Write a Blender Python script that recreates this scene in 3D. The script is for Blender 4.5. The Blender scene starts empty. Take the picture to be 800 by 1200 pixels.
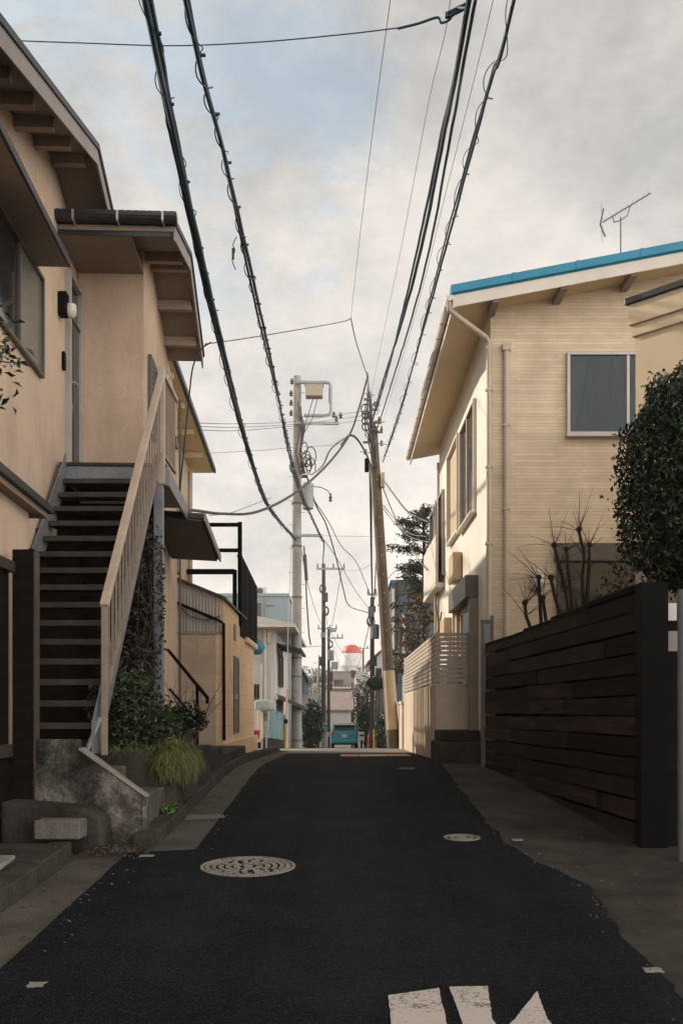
import bpy, bmesh, math, random
from mathutils import Vector, Matrix, noise as mnoise
random.seed(7)
sc = bpy.context.scene
COL = sc.collection
F = 1166.7
EYE = 1.5
HOR = 835.0
R = math.radians

def P(px, py, Y):
    return Vector(((px-400)/F*Y, Y, EYE+(HOR-py)/F*Y))
def PX(px, Y): return (px-400)/F*Y
def PZ(py, Y): return EYE+(HOR-py)/F*Y

# ------------------------------------------------------------------ ground height
def zg(Y):
    if Y <= 12: return .056*Y
    if Y <= 15:
        t = Y-12
        return .672+.056*t-.5*(.074/3)*t*t
    if Y <= 26: return .729-.018*(Y-15)
    return max(.531-.035*(Y-26), -9.0)

# ------------------------------------------------------------------ materials
MATS = {}
def mat(name, col, rough=.75, var=.18, scale=3.0, bump=0.0, bscale=60.0, metal=0.0, col2=None, stain=0.0, stretch=(1,1,1), spec=.5, trans=0.0, island=0.0):
    if name in MATS: return MATS[name]
    m = bpy.data.materials.new(name); m.use_nodes = True
    nt = m.node_tree; N = nt.nodes; L = nt.links
    b = N['Principled BSDF']
    b.inputs['Roughness'].default_value = rough
    b.inputs['Metallic'].default_value = metal
    b.inputs['Specular IOR Level'].default_value = spec
    tc = N.new('ShaderNodeTexCoord')
    mp = N.new('ShaderNodeMapping'); mp.inputs['Scale'].default_value = stretch
    L.new(tc.outputs['Object'], mp.inputs['Vector'])
    n1 = N.new('ShaderNodeTexNoise'); n1.inputs['Scale'].default_value = scale; n1.inputs['Detail'].default_value = 6; n1.inputs['Roughness'].default_value = .65
    L.new(mp.outputs['Vector'], n1.inputs['Vector'])
    rmp = N.new('ShaderNodeValToRGB')
    c2 = col2 if col2 else tuple(c*(1-var) for c in col)
    c1 = col if col2 else tuple(min(1, c*(1+var*.6)) for c in col)
    rmp.color_ramp.elements[0].position = .32; rmp.color_ramp.elements[1].position = .68
    rmp.color_ramp.elements[0].color = (*c2, 1); rmp.color_ramp.elements[1].color = (*c1, 1)
    L.new(n1.outputs['Fac'], rmp.inputs['Fac'])
    out = rmp.outputs['Color']
    if stain > 0:   # vertical streaky dirt with its own shape
        mp2 = N.new('ShaderNodeMapping'); mp2.inputs['Scale'].default_value = (1.7, 1.7, .5)
        L.new(tc.outputs['Object'], mp2.inputs['Vector'])
        n2 = N.new('ShaderNodeTexNoise'); n2.inputs['Scale'].default_value = 1.0; n2.inputs['Detail'].default_value = 8; n2.inputs['Roughness'].default_value = .7
        L.new(mp2.outputs['Vector'], n2.inputs['Vector'])
        r2 = N.new('ShaderNodeValToRGB'); r2.color_ramp.elements[0].position = .48; r2.color_ramp.elements[1].position = .75
        r2.color_ramp.elements[0].color = (0, 0, 0, 1); r2.color_ramp.elements[1].color = (stain, stain, stain, 1)
        L.new(n2.outputs['Fac'], r2.inputs['Fac'])
        mx = N.new('ShaderNodeMix'); mx.data_type = 'RGBA'; mx.blend_type = 'MULTIPLY'
        L.new(r2.outputs['Color'], mx.inputs['Factor']); L.new(out, mx.inputs[6]); mx.inputs[7].default_value = (.42, .38, .33, 1)
        out = mx.outputs[2]
    if island > 0:
        ge = N.new('ShaderNodeNewGeometry')
        hs = N.new('ShaderNodeHueSaturation')
        ma = N.new('ShaderNodeMath'); ma.operation = 'MULTIPLY_ADD'; ma.inputs[1].default_value = 2*island; ma.inputs[2].default_value = 1-island
        L.new(ge.outputs['Random Per Island'], ma.inputs[0]); L.new(ma.outputs[0], hs.inputs['Value'])
        mh = N.new('ShaderNodeMath'); mh.operation = 'MULTIPLY_ADD'; mh.inputs[1].default_value = -.06; mh.inputs[2].default_value = .53
        L.new(ge.outputs['Random Per Island'], mh.inputs[0]); L.new(mh.outputs[0], hs.inputs['Hue'])
        L.new(out, hs.inputs['Color']); out = hs.outputs['Color']
    L.new(out, b.inputs['Base Color'])
    if bump > 0:
        n3 = N.new('ShaderNodeTexNoise'); n3.inputs['Scale'].default_value = bscale; n3.inputs['Detail'].default_value = 4
        L.new(mp.outputs['Vector'], n3.inputs['Vector'])
        bp = N.new('ShaderNodeBump'); bp.inputs['Strength'].default_value = bump; bp.inputs['Distance'].default_value = .02
        L.new(n3.outputs['Fac'], bp.inputs['Height']); L.new(bp.outputs['Normal'], b.inputs['Normal'])
    if trans > 0:
        b.inputs['Transmission Weight'].default_value = trans
    MATS[name] = m
    return m

def brick_mat(name, c1, c2, mortar, w, h, ms=.006, off=.5, bump=.4, stain=0.0, rough=.75, facing='xz'):
    m = bpy.data.materials.new(name); m.use_nodes = True
    nt = m.node_tree; N = nt.nodes; L = nt.links; b = N['Principled BSDF']; b.inputs['Roughness'].default_value = rough
    tc = N.new('ShaderNodeTexCoord'); sx = N.new('ShaderNodeSeparateXYZ'); L.new(tc.outputs['Object'], sx.inputs[0])
    ad = N.new('ShaderNodeMath'); ad.operation = 'ADD'; L.new(sx.outputs[0], ad.inputs[0]); L.new(sx.outputs[1], ad.inputs[1])
    cb = N.new('ShaderNodeCombineXYZ'); L.new(ad.outputs[0], cb.inputs[0]); L.new(sx.outputs[2], cb.inputs[1])
    br = N.new('ShaderNodeTexBrick'); L.new(cb.outputs[0], br.inputs['Vector'])
    br.offset = off; br.inputs['Scale'].default_value = 1; br.inputs['Brick Width'].default_value = w; br.inputs['Row Height'].default_value = h
    br.inputs['Mortar Size'].default_value = ms; br.inputs['Mortar Smooth'].default_value = .3; br.inputs['Bias'].default_value = 0
    br.inputs['Color1'].default_value = (*c1, 1); br.inputs['Color2'].default_value = (*c2, 1); br.inputs['Mortar'].default_value = (*mortar, 1)
    n = N.new('ShaderNodeTexNoise'); n.inputs['Scale'].default_value = 2.2; n.inputs['Detail'].default_value = 8; n.inputs['Roughness'].default_value = .7
    L.new(tc.outputs['Object'], n.inputs['Vector'])
    mr = N.new('ShaderNodeMapRange'); mr.inputs[1].default_value = .3; mr.inputs[2].default_value = .75; mr.inputs[3].default_value = 1.08; mr.inputs[4].default_value = .8-.3*stain
    L.new(n.outputs['Fac'], mr.inputs[0])
    mx = N.new('ShaderNodeMix'); mx.data_type = 'RGBA'; mx.blend_type = 'MULTIPLY'; mx.inputs[0].default_value = 1
    L.new(br.outputs['Color'], mx.inputs[6]); L.new(mr.outputs[0], mx.inputs[7]); L.new(mx.outputs[2], b.inputs['Base Color'])
    iv = N.new('ShaderNodeMath'); iv.operation = 'SUBTRACT'; iv.inputs[0].default_value = 1; L.new(br.outputs['Fac'], iv.inputs[1])
    n4 = N.new('ShaderNodeTexNoise'); n4.inputs['Scale'].default_value = 70; L.new(tc.outputs['Object'], n4.inputs['Vector'])
    a2 = N.new('ShaderNodeMath'); a2.operation = 'MULTIPLY_ADD'; a2.inputs[1].default_value = .35; L.new(n4.outputs['Fac'], a2.inputs[0]); L.new(iv.outputs[0], a2.inputs[2])
    bp = N.new('ShaderNodeBump'); bp.inputs['Strength'].default_value = bump; bp.inputs['Distance'].default_value = .008
    L.new(a2.outputs[0], bp.inputs['Height']); L.new(bp.outputs['Normal'], b.inputs['Normal'])
    return m

def glass_mat(name, tint=(.55, .60, .60), gloss=.03):
    m = bpy.data.materials.new(name); m.use_nodes = True
    nt = m.node_tree; N = nt.nodes; L = nt.links
    N.remove(N['Principled BSDF']); o = N['Material Output']
    t = N.new('ShaderNodeBsdfTransparent'); t.inputs[0].default_value = (*tint, 1)
    g = N.new('ShaderNodeBsdfGlossy'); g.inputs['Roughness'].default_value = .03; g.inputs[0].default_value = (.9, .95, 1, 1)
    mx = N.new('ShaderNodeMixShader'); mx.inputs[0].default_value = gloss
    L.new(t.outputs[0], mx.inputs[1]); L.new(g.outputs[0], mx.inputs[2]); L.new(mx.outputs[0], o.inputs[0])
    return m

M = {}
M['stucco'] = mat('beige_stucco', (.63, .475, .355), .9, .10, 1.3, .6, 130, stain=.42)
M['stuccoB'] = mat('pale_stucco', (.62, .52, .40), .9, .10, 1.6, .4, 120, stain=.25)
M['stuccoE'] = mat('buff_stucco', (.62, .49, .34), .9, .08, 1.3, .5, 120, stain=.15)
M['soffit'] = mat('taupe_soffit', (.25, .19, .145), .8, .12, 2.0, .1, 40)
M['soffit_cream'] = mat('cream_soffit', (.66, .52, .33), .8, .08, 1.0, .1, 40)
M['rafter'] = mat('tan_rafter', (.32, .25, .19), .7, .15, 3)
M['barge'] = mat('warm_grey_board', (.24, .205, .185), .6, .15, 2.5, stain=.3)
M['darkroof'] = mat('dark_slate_roof', (.028, .030, .034), .55, .4, 4, .3, 30)
M['gutter'] = mat('black_gutter', (.018, .020, .024), .4, .4, 5)
M['wire'] = mat('blue_black_cable', (.004, .042, .075), .5, .3, 6)
M['wire_brown'] = mat('brown_cable', (.10, .075, .065), .6, .3, 6)
M['wire_grey'] = mat('grey_thin_wire', (.14, .14, .145), .6, .2, 6)
M['alu'] = mat('aluminium', (.42, .39, .36), .42, .12, 4, metal=.35)
M['alu_dark'] = mat('bronze_aluminium', (.10, .088, .078), .45, .2, 4, metal=.3)
M['glassdark'] = mat('dark_window_glass', (.012, .016, .020), .06, .3, 2, spec=.7)
M['glassgrey'] = mat('curtained_glass', (.17, .17, .145), .12, .15, 1.4, spec=.7)
M['curtain'] = mat('grey_curtain', (.062, .065, .064), .9, .3, 5, stretch=(6, 6, .4))
M['glass'] = glass_mat('clear_glass')
M['door'] = mat('grey_steel_door', (.085, .092, .098), .45, .15, 3, metal=.2)
M['steel'] = mat('galvanised_steel', (.20, .215, .23), .5, .25, 8, metal=.3, stain=.35)
M['tread'] = mat('weathered_step', (.046, .038, .031), .85, .4, 7, .3, 90)
M['rail'] = mat('beige_rail_paint', (.46, .37, .29), .5, .12, 5, stain=.35)
M['dkwood'] = mat('dark_stained_wood', (.013, .0105, .009), .85, .45, 2.2, .3, 40, stretch=(.6, .6, 6), spec=.05)
M['fencewood'] = mat('brown_fence_board', (.046, .030, .022), .78, .5, 1.6, .5, 30, stretch=(.7, .7, 9), col2=(.016, .0115, .0092), spec=.05)
def perboard(m):
    nt = m.node_tree; N = nt.nodes; L = nt.links; b = N['Principled BSDF']
    src = b.inputs['Base Color'].links[0].from_socket
    oi = N.new('ShaderNodeObjectInfo'); mr = N.new('ShaderNodeMapRange'); mr.inputs[3].default_value = .55; mr.inputs[4].default_value = 1.9; L.new(oi.outputs['Random'], mr.inputs[0])
    mx = N.new('ShaderNodeMix'); mx.data_type = 'RGBA'; mx.blend_type = 'MULTIPLY'; mx.inputs[0].default_value = 1; L.new(src, mx.inputs[6]); L.new(mr.outputs[0], mx.inputs[7]); L.new(mx.outputs[2], b.inputs['Base Color'])
perboard(M['fencewood'])
M['blackmetal'] = mat('black_metal', (.005, .005, .0055), .7, .3, 5, spec=.08)
M['conc'] = mat('mossy_concrete', (.070, .063, .053), .9, .5, 2.3, .35, 24, stain=.75, col2=(.020, .019, .017), spec=.15)
def mossy():
    m = bpy.data.materials.new('blotched_concrete'); m.use_nodes = True
    nt = m.node_tree; N = nt.nodes; L = nt.links; b = N['Principled BSDF']; b.inputs['Roughness'].default_value = .92; b.inputs['Specular IOR Level'].default_value = .15
    tc = N.new('ShaderNodeTexCoord')
    n1 = N.new('ShaderNodeTexNoise'); n1.inputs['Scale'].default_value = 2.1; n1.inputs['Detail'].default_value = 10; n1.inputs['Roughness'].default_value = .68; n1.inputs['Distortion'].default_value = .4
    n2 = N.new('ShaderNodeTexNoise'); n2.inputs['Scale'].default_value = 34; n2.inputs['Detail'].default_value = 6
    L.new(tc.outputs['Object'], n1.inputs['Vector']); L.new(tc.outputs['Object'], n2.inputs['Vector'])
    r = N.new('ShaderNodeValToRGB'); e = r.color_ramp.elements
    e[0].position = .40; e[0].color = (.020, .019, .016, 1); e[1].position = .66; e[1].color = (.25, .23, .20, 1)
    k = e.new(.52); k.color = (.075, .069, .058, 1)
    L.new(n1.outputs['Fac'], r.inputs['Fac']); 
    mr = N.new('ShaderNodeMapRange'); mr.inputs[1].default_value = .3; mr.inputs[2].default_value = .7; mr.inputs[3].default_value = .6; mr.inputs[4].default_value = 1.3; L.new(n2.outputs['Fac'], mr.inputs[0])
    mx = N.new('ShaderNodeMix'); mx.data_type = 'RGBA'; mx.blend_type = 'MULTIPLY'; mx.inputs[0].default_value = 1; L.new(r.outputs['Color'], mx.inputs[6]); L.new(mr.outputs[0], mx.inputs[7]); L.new(mx.outputs[2], b.inputs['Base Color'])
    ad = N.new('ShaderNodeMath'); ad.operation = 'MULTIPLY_ADD'; ad.inputs[1].default_value = .5; L.new(n2.outputs['Fac'], ad.inputs[0]); L.new(n1.outputs['Fac'], ad.inputs[2])
    bp = N.new('ShaderNodeBump'); bp.inputs['Strength'].default_value = .6; bp.inputs['Distance'].default_value = .03; L.new(ad.outputs[0], bp.inputs['Height']); L.new(bp.outputs['Normal'], b.inputs['Normal'])
    return m
M['blotch'] = mossy()
M['conc_lt'] = mat('pale_concrete', (.27, .25, .22), .9, .3, 4.5, .5, 50, stain=.5)
M['conc_wall'] = mat('cream_porch_wall', (.58, .48, .37), .9, .10, 2.2, .4, 80, stain=.4)
M['stone'] = mat('grey_kerb_stone', (.14, .128, .112), .9, .3, 7, .4, 60)
M['kerb'] = mat('kerb_concrete', (.060, .054, .045), .92, .45, 3.5, .7, 45, stain=.3, spec=.15)
M['gutterstrip'] = mat('gutter_concrete', (.095, .085, .070), .92, .38, 2.1, .5, 55, spec=.15)
M['apron'] = mat('stained_apron_concrete', (.058, .049, .040), .92, .6, 1.3, .5, 45, spec=.15)
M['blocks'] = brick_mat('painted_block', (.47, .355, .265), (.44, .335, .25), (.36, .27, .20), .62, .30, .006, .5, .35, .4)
M['blocks_lit'] = brick_mat('bounce_lit_block', (.74, .545, .345), (.70, .515, .325), (.54, .395, .25), .62, .30, .006, .5, .35, .4)  # block paint with the side wall's warm bounce light put into its colour
M['tile'] = brick_mat('cream_tile_siding', (.74, .60, .43), (.63, .505, .36), (.50, .40, .285), .95, .047, .0034, .37, .5, .25, .6)
M['tile_lit'] = brick_mat('sunlit_tile_siding', (.80, .74, .66), (.76, .70, .62), (.66, .59, .51), .95, .047, .003, .37, .4, .1, .6)  # same cream siding, whitened: the street facade's sunlight put into its colour
M['blue'] = mat('blue_metal_roof', (.004, .21, .34), .42, .15, 2)
M['pipe'] = mat('cream_pvc_pipe', (.50, .43, .35), .5, .1, 4, stain=.25)
M['white'] = mat('white_painted_metal', (.66, .60, .53), .5, .08, 3)
M['tan'] = mat('tan_metal', (.50, .38, .24), .6, .1, 3)
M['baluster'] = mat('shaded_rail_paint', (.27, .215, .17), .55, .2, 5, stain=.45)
M['slat'] = mat('grey_brown_slat', (.44, .38, .32), .6, .2, 4, stretch=(1, 1, 8))
M['leaf'] = mat('glossy_dark_leaf', (.012, .027, .010), .36, .35, 1.7, island=.6, spec=.45)
M['leaf2'] = mat('garden_leaf', (.030, .052, .017), .5, .35, 3, island=.5)
M['leafrust'] = mat('rusty_vine_leaf', (.050, .034, .020), .6, .4, 3, island=.5)
M['leafpale'] = mat('silvery_leaf', (.26, .225, .15), .6, .4, 2, island=.6, col2=(.24, .14, .11))
M['leafneedle'] = mat('dark_needle', (.055, .060, .034), .6, .4, 2, island=.5)
M['grass'] = mat('yellow_green_blades', (.135, .150, .046), .6, .35, 4, island=.45)
M['bark'] = mat('grey_bark', (.050, .038, .030), .9, .4, 8, .8, 30, stretch=(1, 1, .3))
M['twig'] = mat('bare_twig', (.020, .015, .012), .9, .35, 8)
M['polec'] = mat('weathered_pole_concrete', (.37, .35, .325), .85, .18, 4, .3, 50, stain=.45)
M['polebrown'] = mat('brown_pole', (.155, .115, .075), .8, .25, 3, .3, 40, stain=.4)
M['polecream'] = mat('cream_pole_sleeve', (.56, .43, .27), .7, .12, 3, stain=.35)
M['poledark'] = mat('dark_pole', (.075, .068, .062), .8, .3, 3)
M['galv'] = mat('pale_grey_equipment', (.34, .36, .36), .55, .12, 4, metal=.15)
M['ceram'] = mat('brown_ceramic', (.16, .10, .07), .35, .2, 4)
def worn(name, col, thr):
    m = bpy.data.materials.new(name); m.use_nodes = True
    nt = m.node_tree; N = nt.nodes; L = nt.links; b = N['Principled BSDF']; b.inputs['Roughness'].default_value = .85; b.inputs['Specular IOR Level'].default_value = .15
    tc = N.new('ShaderNodeTexCoord')
    n1 = N.new('ShaderNodeTexNoise'); n1.inputs['Scale'].default_value = 60; n1.inputs['Detail'].default_value = 6; n1.inputs['Roughness'].default_value = .75
    n2 = N.new('ShaderNodeTexNoise'); n2.inputs['Scale'].default_value = 6; n2.inputs['Detail'].default_value = 6
    for n in (n1, n2): L.new(tc.outputs['Object'], n.inputs['Vector'])
    a = N.new('ShaderNodeMath'); a.operation = 'MULTIPLY_ADD'; a.inputs[1].default_value = .55; L.new(n2.outputs['Fac'], a.inputs[0]); L.new(n1.outputs['Fac'], a.inputs[2])
    r = N.new('ShaderNodeValToRGB'); r.color_ramp.elements[0].position = thr; r.color_ramp.elements[1].position = thr+.07
    r.color_ramp.elements[0].color = tuple(c*.22 for c in col)+(1,); r.color_ramp.elements[1].color = (*col, 1); k = r.color_ramp.elements.new(min(.99, thr+.3)); k.color = tuple(c*.86 for c in col)+(1,)
    L.new(a.outputs[0], r.inputs['Fac']); L.new(r.outputs['Color'], b.inputs['Base Color'])
    return m
M['paint'] = worn('worn_white_paint', (.56, .49, .43), .665)
M['paint_or'] = mat('worn_orange_paint', (.60, .25, .11), .85, .25, 6)
M['teal'] = mat('teal_car_paint', (.016, .32, .36), .25, .08, 2, spec=.6)
M['carwhite'] = mat('white_car_paint', (.7, .68, .65), .3, .05, 2)
M['rubber'] = mat('tyre_rubber', (.014, .014, .014), .85, .2, 6)
M['red'] = mat('red_plastic', (.42, .035, .022), .45, .15, 3)
M['redroof'] = mat('faded_red_roof', (.33, .075, .055), .7, .15, 3)
M['yellow'] = mat('yellow_sign_paint', (.62, .32, .03), .55, .12, 4)
M['orangepost'] = mat('orange_post', (.62, .34, .10), .55, .15, 5)
M['greyhouse'] = mat('light_grey_siding', (.58, .55, .51), .8, .08, 1.5, stain=.2, stretch=(1, 1, 1))
M['bluegrey'] = mat('blue_grey_render', (.33, .40, .415), .85, .08, .8, stain=.2)
M['pinkgrey'] = mat('mauve_grey_render', (.33, .27, .26), .85, .1, .5, stain=.2)
M['bluebld'] = mat('slate_blue_cladding', (.055, .105, .14), .6, .15, 1)
M['tarp'] = mat('faded_blue_sheet', (.20, .31, .33), .6, .45, 2.6, .5, 9)
M['bluebag'] = mat('bright_blue_sheet', (.02, .17, .30), .5, .2, 4, .4, 12)
M['lamp'] = mat('frosted_lamp_glass', (.60, .57, .52), .3, .05, 3)
M['terracotta'] = mat('brown_clay_pot', (.07, .045, .033), .8, .25, 5)
M['hill'] = mat('hazy_woodland', (.05, .06, .05), .95, .4, .05)
M['debris'] = mat('dead_leaf', (.085, .055, .035), .9, .4, 9, island=.5)
M['corr'] = mat('corrugated_sheet', (.36, .33, .31), .55, .15, 2, stretch=(6, 6, 1), stain=.3)

# manhole: worn pale iron
M['iron'] = worn('worn_iron', (.30, .275, .245), .66)
M['irondark'] = mat('dark_iron_recess', (.045, .04, .035), .8, .3, 10)

def asphalt():
    m = bpy.data.materials.new('asphalt'); m.use_nodes = True
    nt = m.node_tree; N = nt.nodes; L = nt.links; b = N['Principled BSDF']; b.inputs['Roughness'].default_value = .82
    b.inputs['Specular IOR Level'].default_value = .05
    tc = N.new('ShaderNodeTexCoord')
    n1 = N.new('ShaderNodeTexNoise'); n1.inputs['Scale'].default_value = .55; n1.inputs['Detail'].default_value = 7; n1.inputs['Roughness'].default_value = .6
    n2 = N.new('ShaderNodeTexVoronoi'); n2.inputs['Scale'].default_value = 115
    n3 = N.new('ShaderNodeTexNoise'); n3.inputs['Scale'].default_value = 48; n3.inputs['Detail'].default_value = 5; n3.inputs['Roughness'].default_value = .8
    for n in (n1, n2, n3): L.new(tc.outputs['Object'], n.inputs['Vector'])
    r1 = N.new('ShaderNodeValToRGB'); r1.color_ramp.elements[0].position = .34; r1.color_ramp.elements[1].position = .7
    r1.color_ramp.elements[0].color = (.0100, .0118, .0136, 1); r1.color_ramp.elements[1].color = (.0170, .0196, .0222, 1)
    L.new(n1.outputs['Fac'], r1.inputs['Fac'])
    r2 = N.new('ShaderNodeValToRGB'); r2.color_ramp.elements[0].position = .35; r2.color_ramp.elements[1].position = .72
    r2.color_ramp.elements[0].color = (.5, .5, .5, 1); r2.color_ramp.elements[1].color = (1.5, 1.5, 1.5, 1)
    L.new(n3.outputs['Fac'], r2.inputs['Fac'])
    mx = N.new('ShaderNodeMix'); mx.data_type = 'RGBA'; mx.blend_type = 'MULTIPLY'; mx.inputs[0].default_value = 1
    L.new(r1.outputs['Color'], mx.inputs[6]); L.new(r2.outputs['Color'], mx.inputs[7])
    mpb = N.new('ShaderNodeMapping'); mpb.inputs['Scale'].default_value = (1.6, .10, 1); L.new(tc.outputs['Object'], mpb.inputs['Vector'])
    nb = N.new('ShaderNodeTexNoise'); nb.inputs['Scale'].default_value = 1.3; nb.inputs['Detail'].default_value = 4; L.new(mpb.outputs[0], nb.inputs['Vector'])
    rb = N.new('ShaderNodeMapRange'); rb.inputs[1].default_value = .3; rb.inputs[2].default_value = .7; rb.inputs[3].default_value = .72; rb.inputs[4].default_value = 1.35; L.new(nb.outputs['Fac'], rb.inputs[0])
    nd = N.new('ShaderNodeTexNoise'); nd.inputs['Scale'].default_value = 2.7; nd.inputs['Detail'].default_value = 9; nd.inputs['Roughness'].default_value = .75; L.new(tc.outputs['Object'], nd.inputs['Vector'])
    rd = N.new('ShaderNodeMapRange'); rd.inputs[1].default_value = .32; rd.inputs[2].default_value = .68; rd.inputs[3].default_value = .70; rd.inputs[4].default_value = 1.3; L.new(nd.outputs['Fac'], rd.inputs[0])
    mm_ = N.new('ShaderNodeMath'); mm_.operation = 'MULTIPLY'; L.new(rb.outputs[0], mm_.inputs[0]); L.new(rd.outputs[0], mm_.inputs[1])
    mxb = N.new('ShaderNodeMix'); mxb.data_type = 'RGBA'; mxb.blend_type = 'MULTIPLY'; mxb.inputs[0].default_value = 1
    L.new(mx.outputs[2], mxb.inputs[6]); L.new(mm_.outputs[0], mxb.inputs[7]); mx = mxb
    # sparse pale stones
    r3 = N.new('ShaderNodeValToRGB'); r3.color_ramp.elements[0].position = .86; r3.color_ramp.elements[1].position = .93
    r3.color_ramp.elements[0].color = (0, 0, 0, 1); r3.color_ramp.elements[1].color = (.7, .7, .7, 1)
    sp = N.new('ShaderNodeSeparateColor'); L.new(n2.outputs['Color'], sp.inputs[0]); L.new(sp.outputs[0], r3.inputs['Fac'])
    mx2 = N.new('ShaderNodeMix'); mx2.data_type = 'RGBA'; L.new(r3.outputs['Color'], mx2.inputs[0]); L.new(mx.outputs[2], mx2.inputs[6]); mx2.inputs[7].default_value = (.040, .042, .044, 1)
    L.new(mx2.outputs[2], b.inputs['Base Color'])
    bp = N.new('ShaderNodeBump'); bp.inputs['Strength'].default_value = .7; bp.inputs['Distance'].default_value = .012
    ad = N.new('ShaderNodeMath'); ad.operation = 'ADD'; L.new(n2.outputs['Distance'], ad.inputs[0]); L.new(n3.outputs['Fac'], ad.inputs[1])
    L.new(ad.outputs[0], bp.inputs['Height']); L.new(bp.outputs['Normal'], b.inputs['Normal'])
    return m
M['asphalt'] = asphalt()

# ------------------------------------------------------------------ mesh builder
def fr(o, a, n, base=None):
    """frame whose x runs along a, y runs up, z runs along the outward normal n"""
    a = Vector(a).normalized(); n = Vector(n).normalized(); u = Vector((0, 0, 1)); o = Vector(o)
    m = Matrix(((a.x, u.x, n.x, o.x), (a.y, u.y, n.y, o.y), (a.z, u.z, n.z, o.z), (0, 0, 0, 1)))
    return (base @ m) if base else m

class MB:
    def __init__(s, m=None): s.v = []; s.f = []; s.M = m or Matrix.Identity(4); s.smooth = False
    def add(s, vs, fs):
        o = len(s.v)
        s.v += [s.M @ Vector(p) for p in vs]; s.f += [tuple(i+o for i in f) for f in fs]; return s
    def box(s, x0, x1, y0, y1, z0, z1):
        x0, x1 = min(x0, x1), max(x0, x1); y0, y1 = min(y0, y1), max(y0, y1); z0, z1 = min(z0, z1), max(z0, z1)
        return s.add([(x0,y0,z0),(x1,y0,z0),(x1,y1,z0),(x0,y1,z0),(x0,y0,z1),(x1,y0,z1),(x1,y1,z1),(x0,y1,z1)],
              [(0,3,2,1),(4,5,6,7),(0,1,5,4),(1,2,6,5),(2,3,7,6),(3,0,4,7)])
    def extrude(s, poly, vec):
        n = len(poly); vec = Vector(vec); a = [Vector(p) for p in poly]
        return s.add(a+[p+vec for p in a], [tuple(range(n))[::-1], tuple(range(n, 2*n))]+[(i, (i+1) % n, n+(i+1) % n, n+i) for i in range(n)])
    def bar(s, p, q, w, h, up=(0, 0, 1)):
        p = Vector(p); q = Vector(q); d = (q-p).normalized(); a = d.cross(Vector(up))
        if a.length < 1e-4: a = d.cross(Vector((0, 1, 0)))
        a.normalize(); b = a.cross(d)
        c = [(-a*w/2-b*h/2), (a*w/2-b*h/2), (a*w/2+b*h/2), (-a*w/2+b*h/2)]
        return s.add([p+k for k in c]+[q+k for k in c], [(0,1,2,3),(7,6,5,4),(0,4,5,1),(1,5,6,2),(2,6,7,3),(3,7,4,0)])
    def tube(s, pts, r, n=8, cap=True):
        pts = [Vector(p) for p in pts]; rs = r if isinstance(r, (list, tuple)) else [r]*len(pts)
        vs = []; fs = []; prev = None
        for i, p in enumerate(pts):
            d = (pts[min(i+1, len(pts)-1)]-pts[max(i-1, 0)])
            if d.length < 1e-9: d = Vector((0, 0, 1))
            d.normalize()
            if prev is None:
                a = d.cross(Vector((0, 0, 1)))
                if a.length < 1e-3: a = d.cross(Vector((1, 0, 0)))
            else: a = prev-d*prev.dot(d)
            a.normalize(); prev = a; b = d.cross(a)
            for k in range(n):
                t = 2*math.pi*k/n
                vs.append(p+(a*math.cos(t)+b*math.sin(t))*rs[i])
        for i in range(len(pts)-1):
            for k in range(n):
                fs.append((i*n+k, i*n+(k+1) % n, (i+1)*n+(k+1) % n, (i+1)*n+k))
        if cap:
            fs.append(tuple(range(n))[::-1]); fs.append(tuple(range((len(pts)-1)*n, len(pts)*n)))
        s.smooth = True
        return s.add(vs, fs)
    def lathe(s, c, prof, n=24):
        """prof: (radius, z) list around the vertical through c"""
        c = Vector(c); vs = []; fs = []
        for r_, z in prof:
            for k in range(n):
                t = 2*math.pi*k/n; vs.append(c+Vector((r_*math.cos(t), r_*math.sin(t), z)))
        for i in range(len(prof)-1):
            for k in range(n): fs.append((i*n+k, i*n+(k+1) % n, (i+1)*n+(k+1) % n, (i+1)*n+k))
        fs.append(tuple(range(n))[::-1]); fs.append(tuple(range((len(prof)-1)*n, len(prof)*n)))
        return s.add(vs, fs)
    def build(s, name, m, parent=None, bevel=0, smooth=None, recalc=True):
        o0 = Vector((0, 0, 0))
        if parent is not None:
            r_ = parent
            while r_.parent: r_ = r_.parent
            o0 = r_.location.copy()
            if r_.type == 'MESH' : o0 = r_.location.copy()
        me = bpy.data.meshes.new(name)
        me.from_pydata([p-o0 for p in s.v], [], s.f); me.update()
        if recalc:
            bm = bmesh.new(); bm.from_mesh(me); bmesh.ops.recalc_face_normals(bm, faces=bm.faces); bm.to_mesh(me); bm.free()
        me.materials.append(m)
        if (s.smooth if smooth is None else smooth):
            me.shade_auto_smooth(use_auto_smooth=True, angle=R(42)) if hasattr(me, 'shade_auto_smooth') else me.shade_smooth()
            if not hasattr(me, 'shade_auto_smooth'):
                me.set_sharp_from_angle(angle=R(42))
        o = bpy.data.objects.new(name, me); COL.objects.link(o)
        if parent is not None: o.parent = parent
        if bevel:
            b = o.modifiers.new('bevel', 'BEVEL'); b.width = bevel; b.segments = 2; b.limit_method = 'ANGLE'; b.angle_limit = R(50)
        return o

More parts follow.
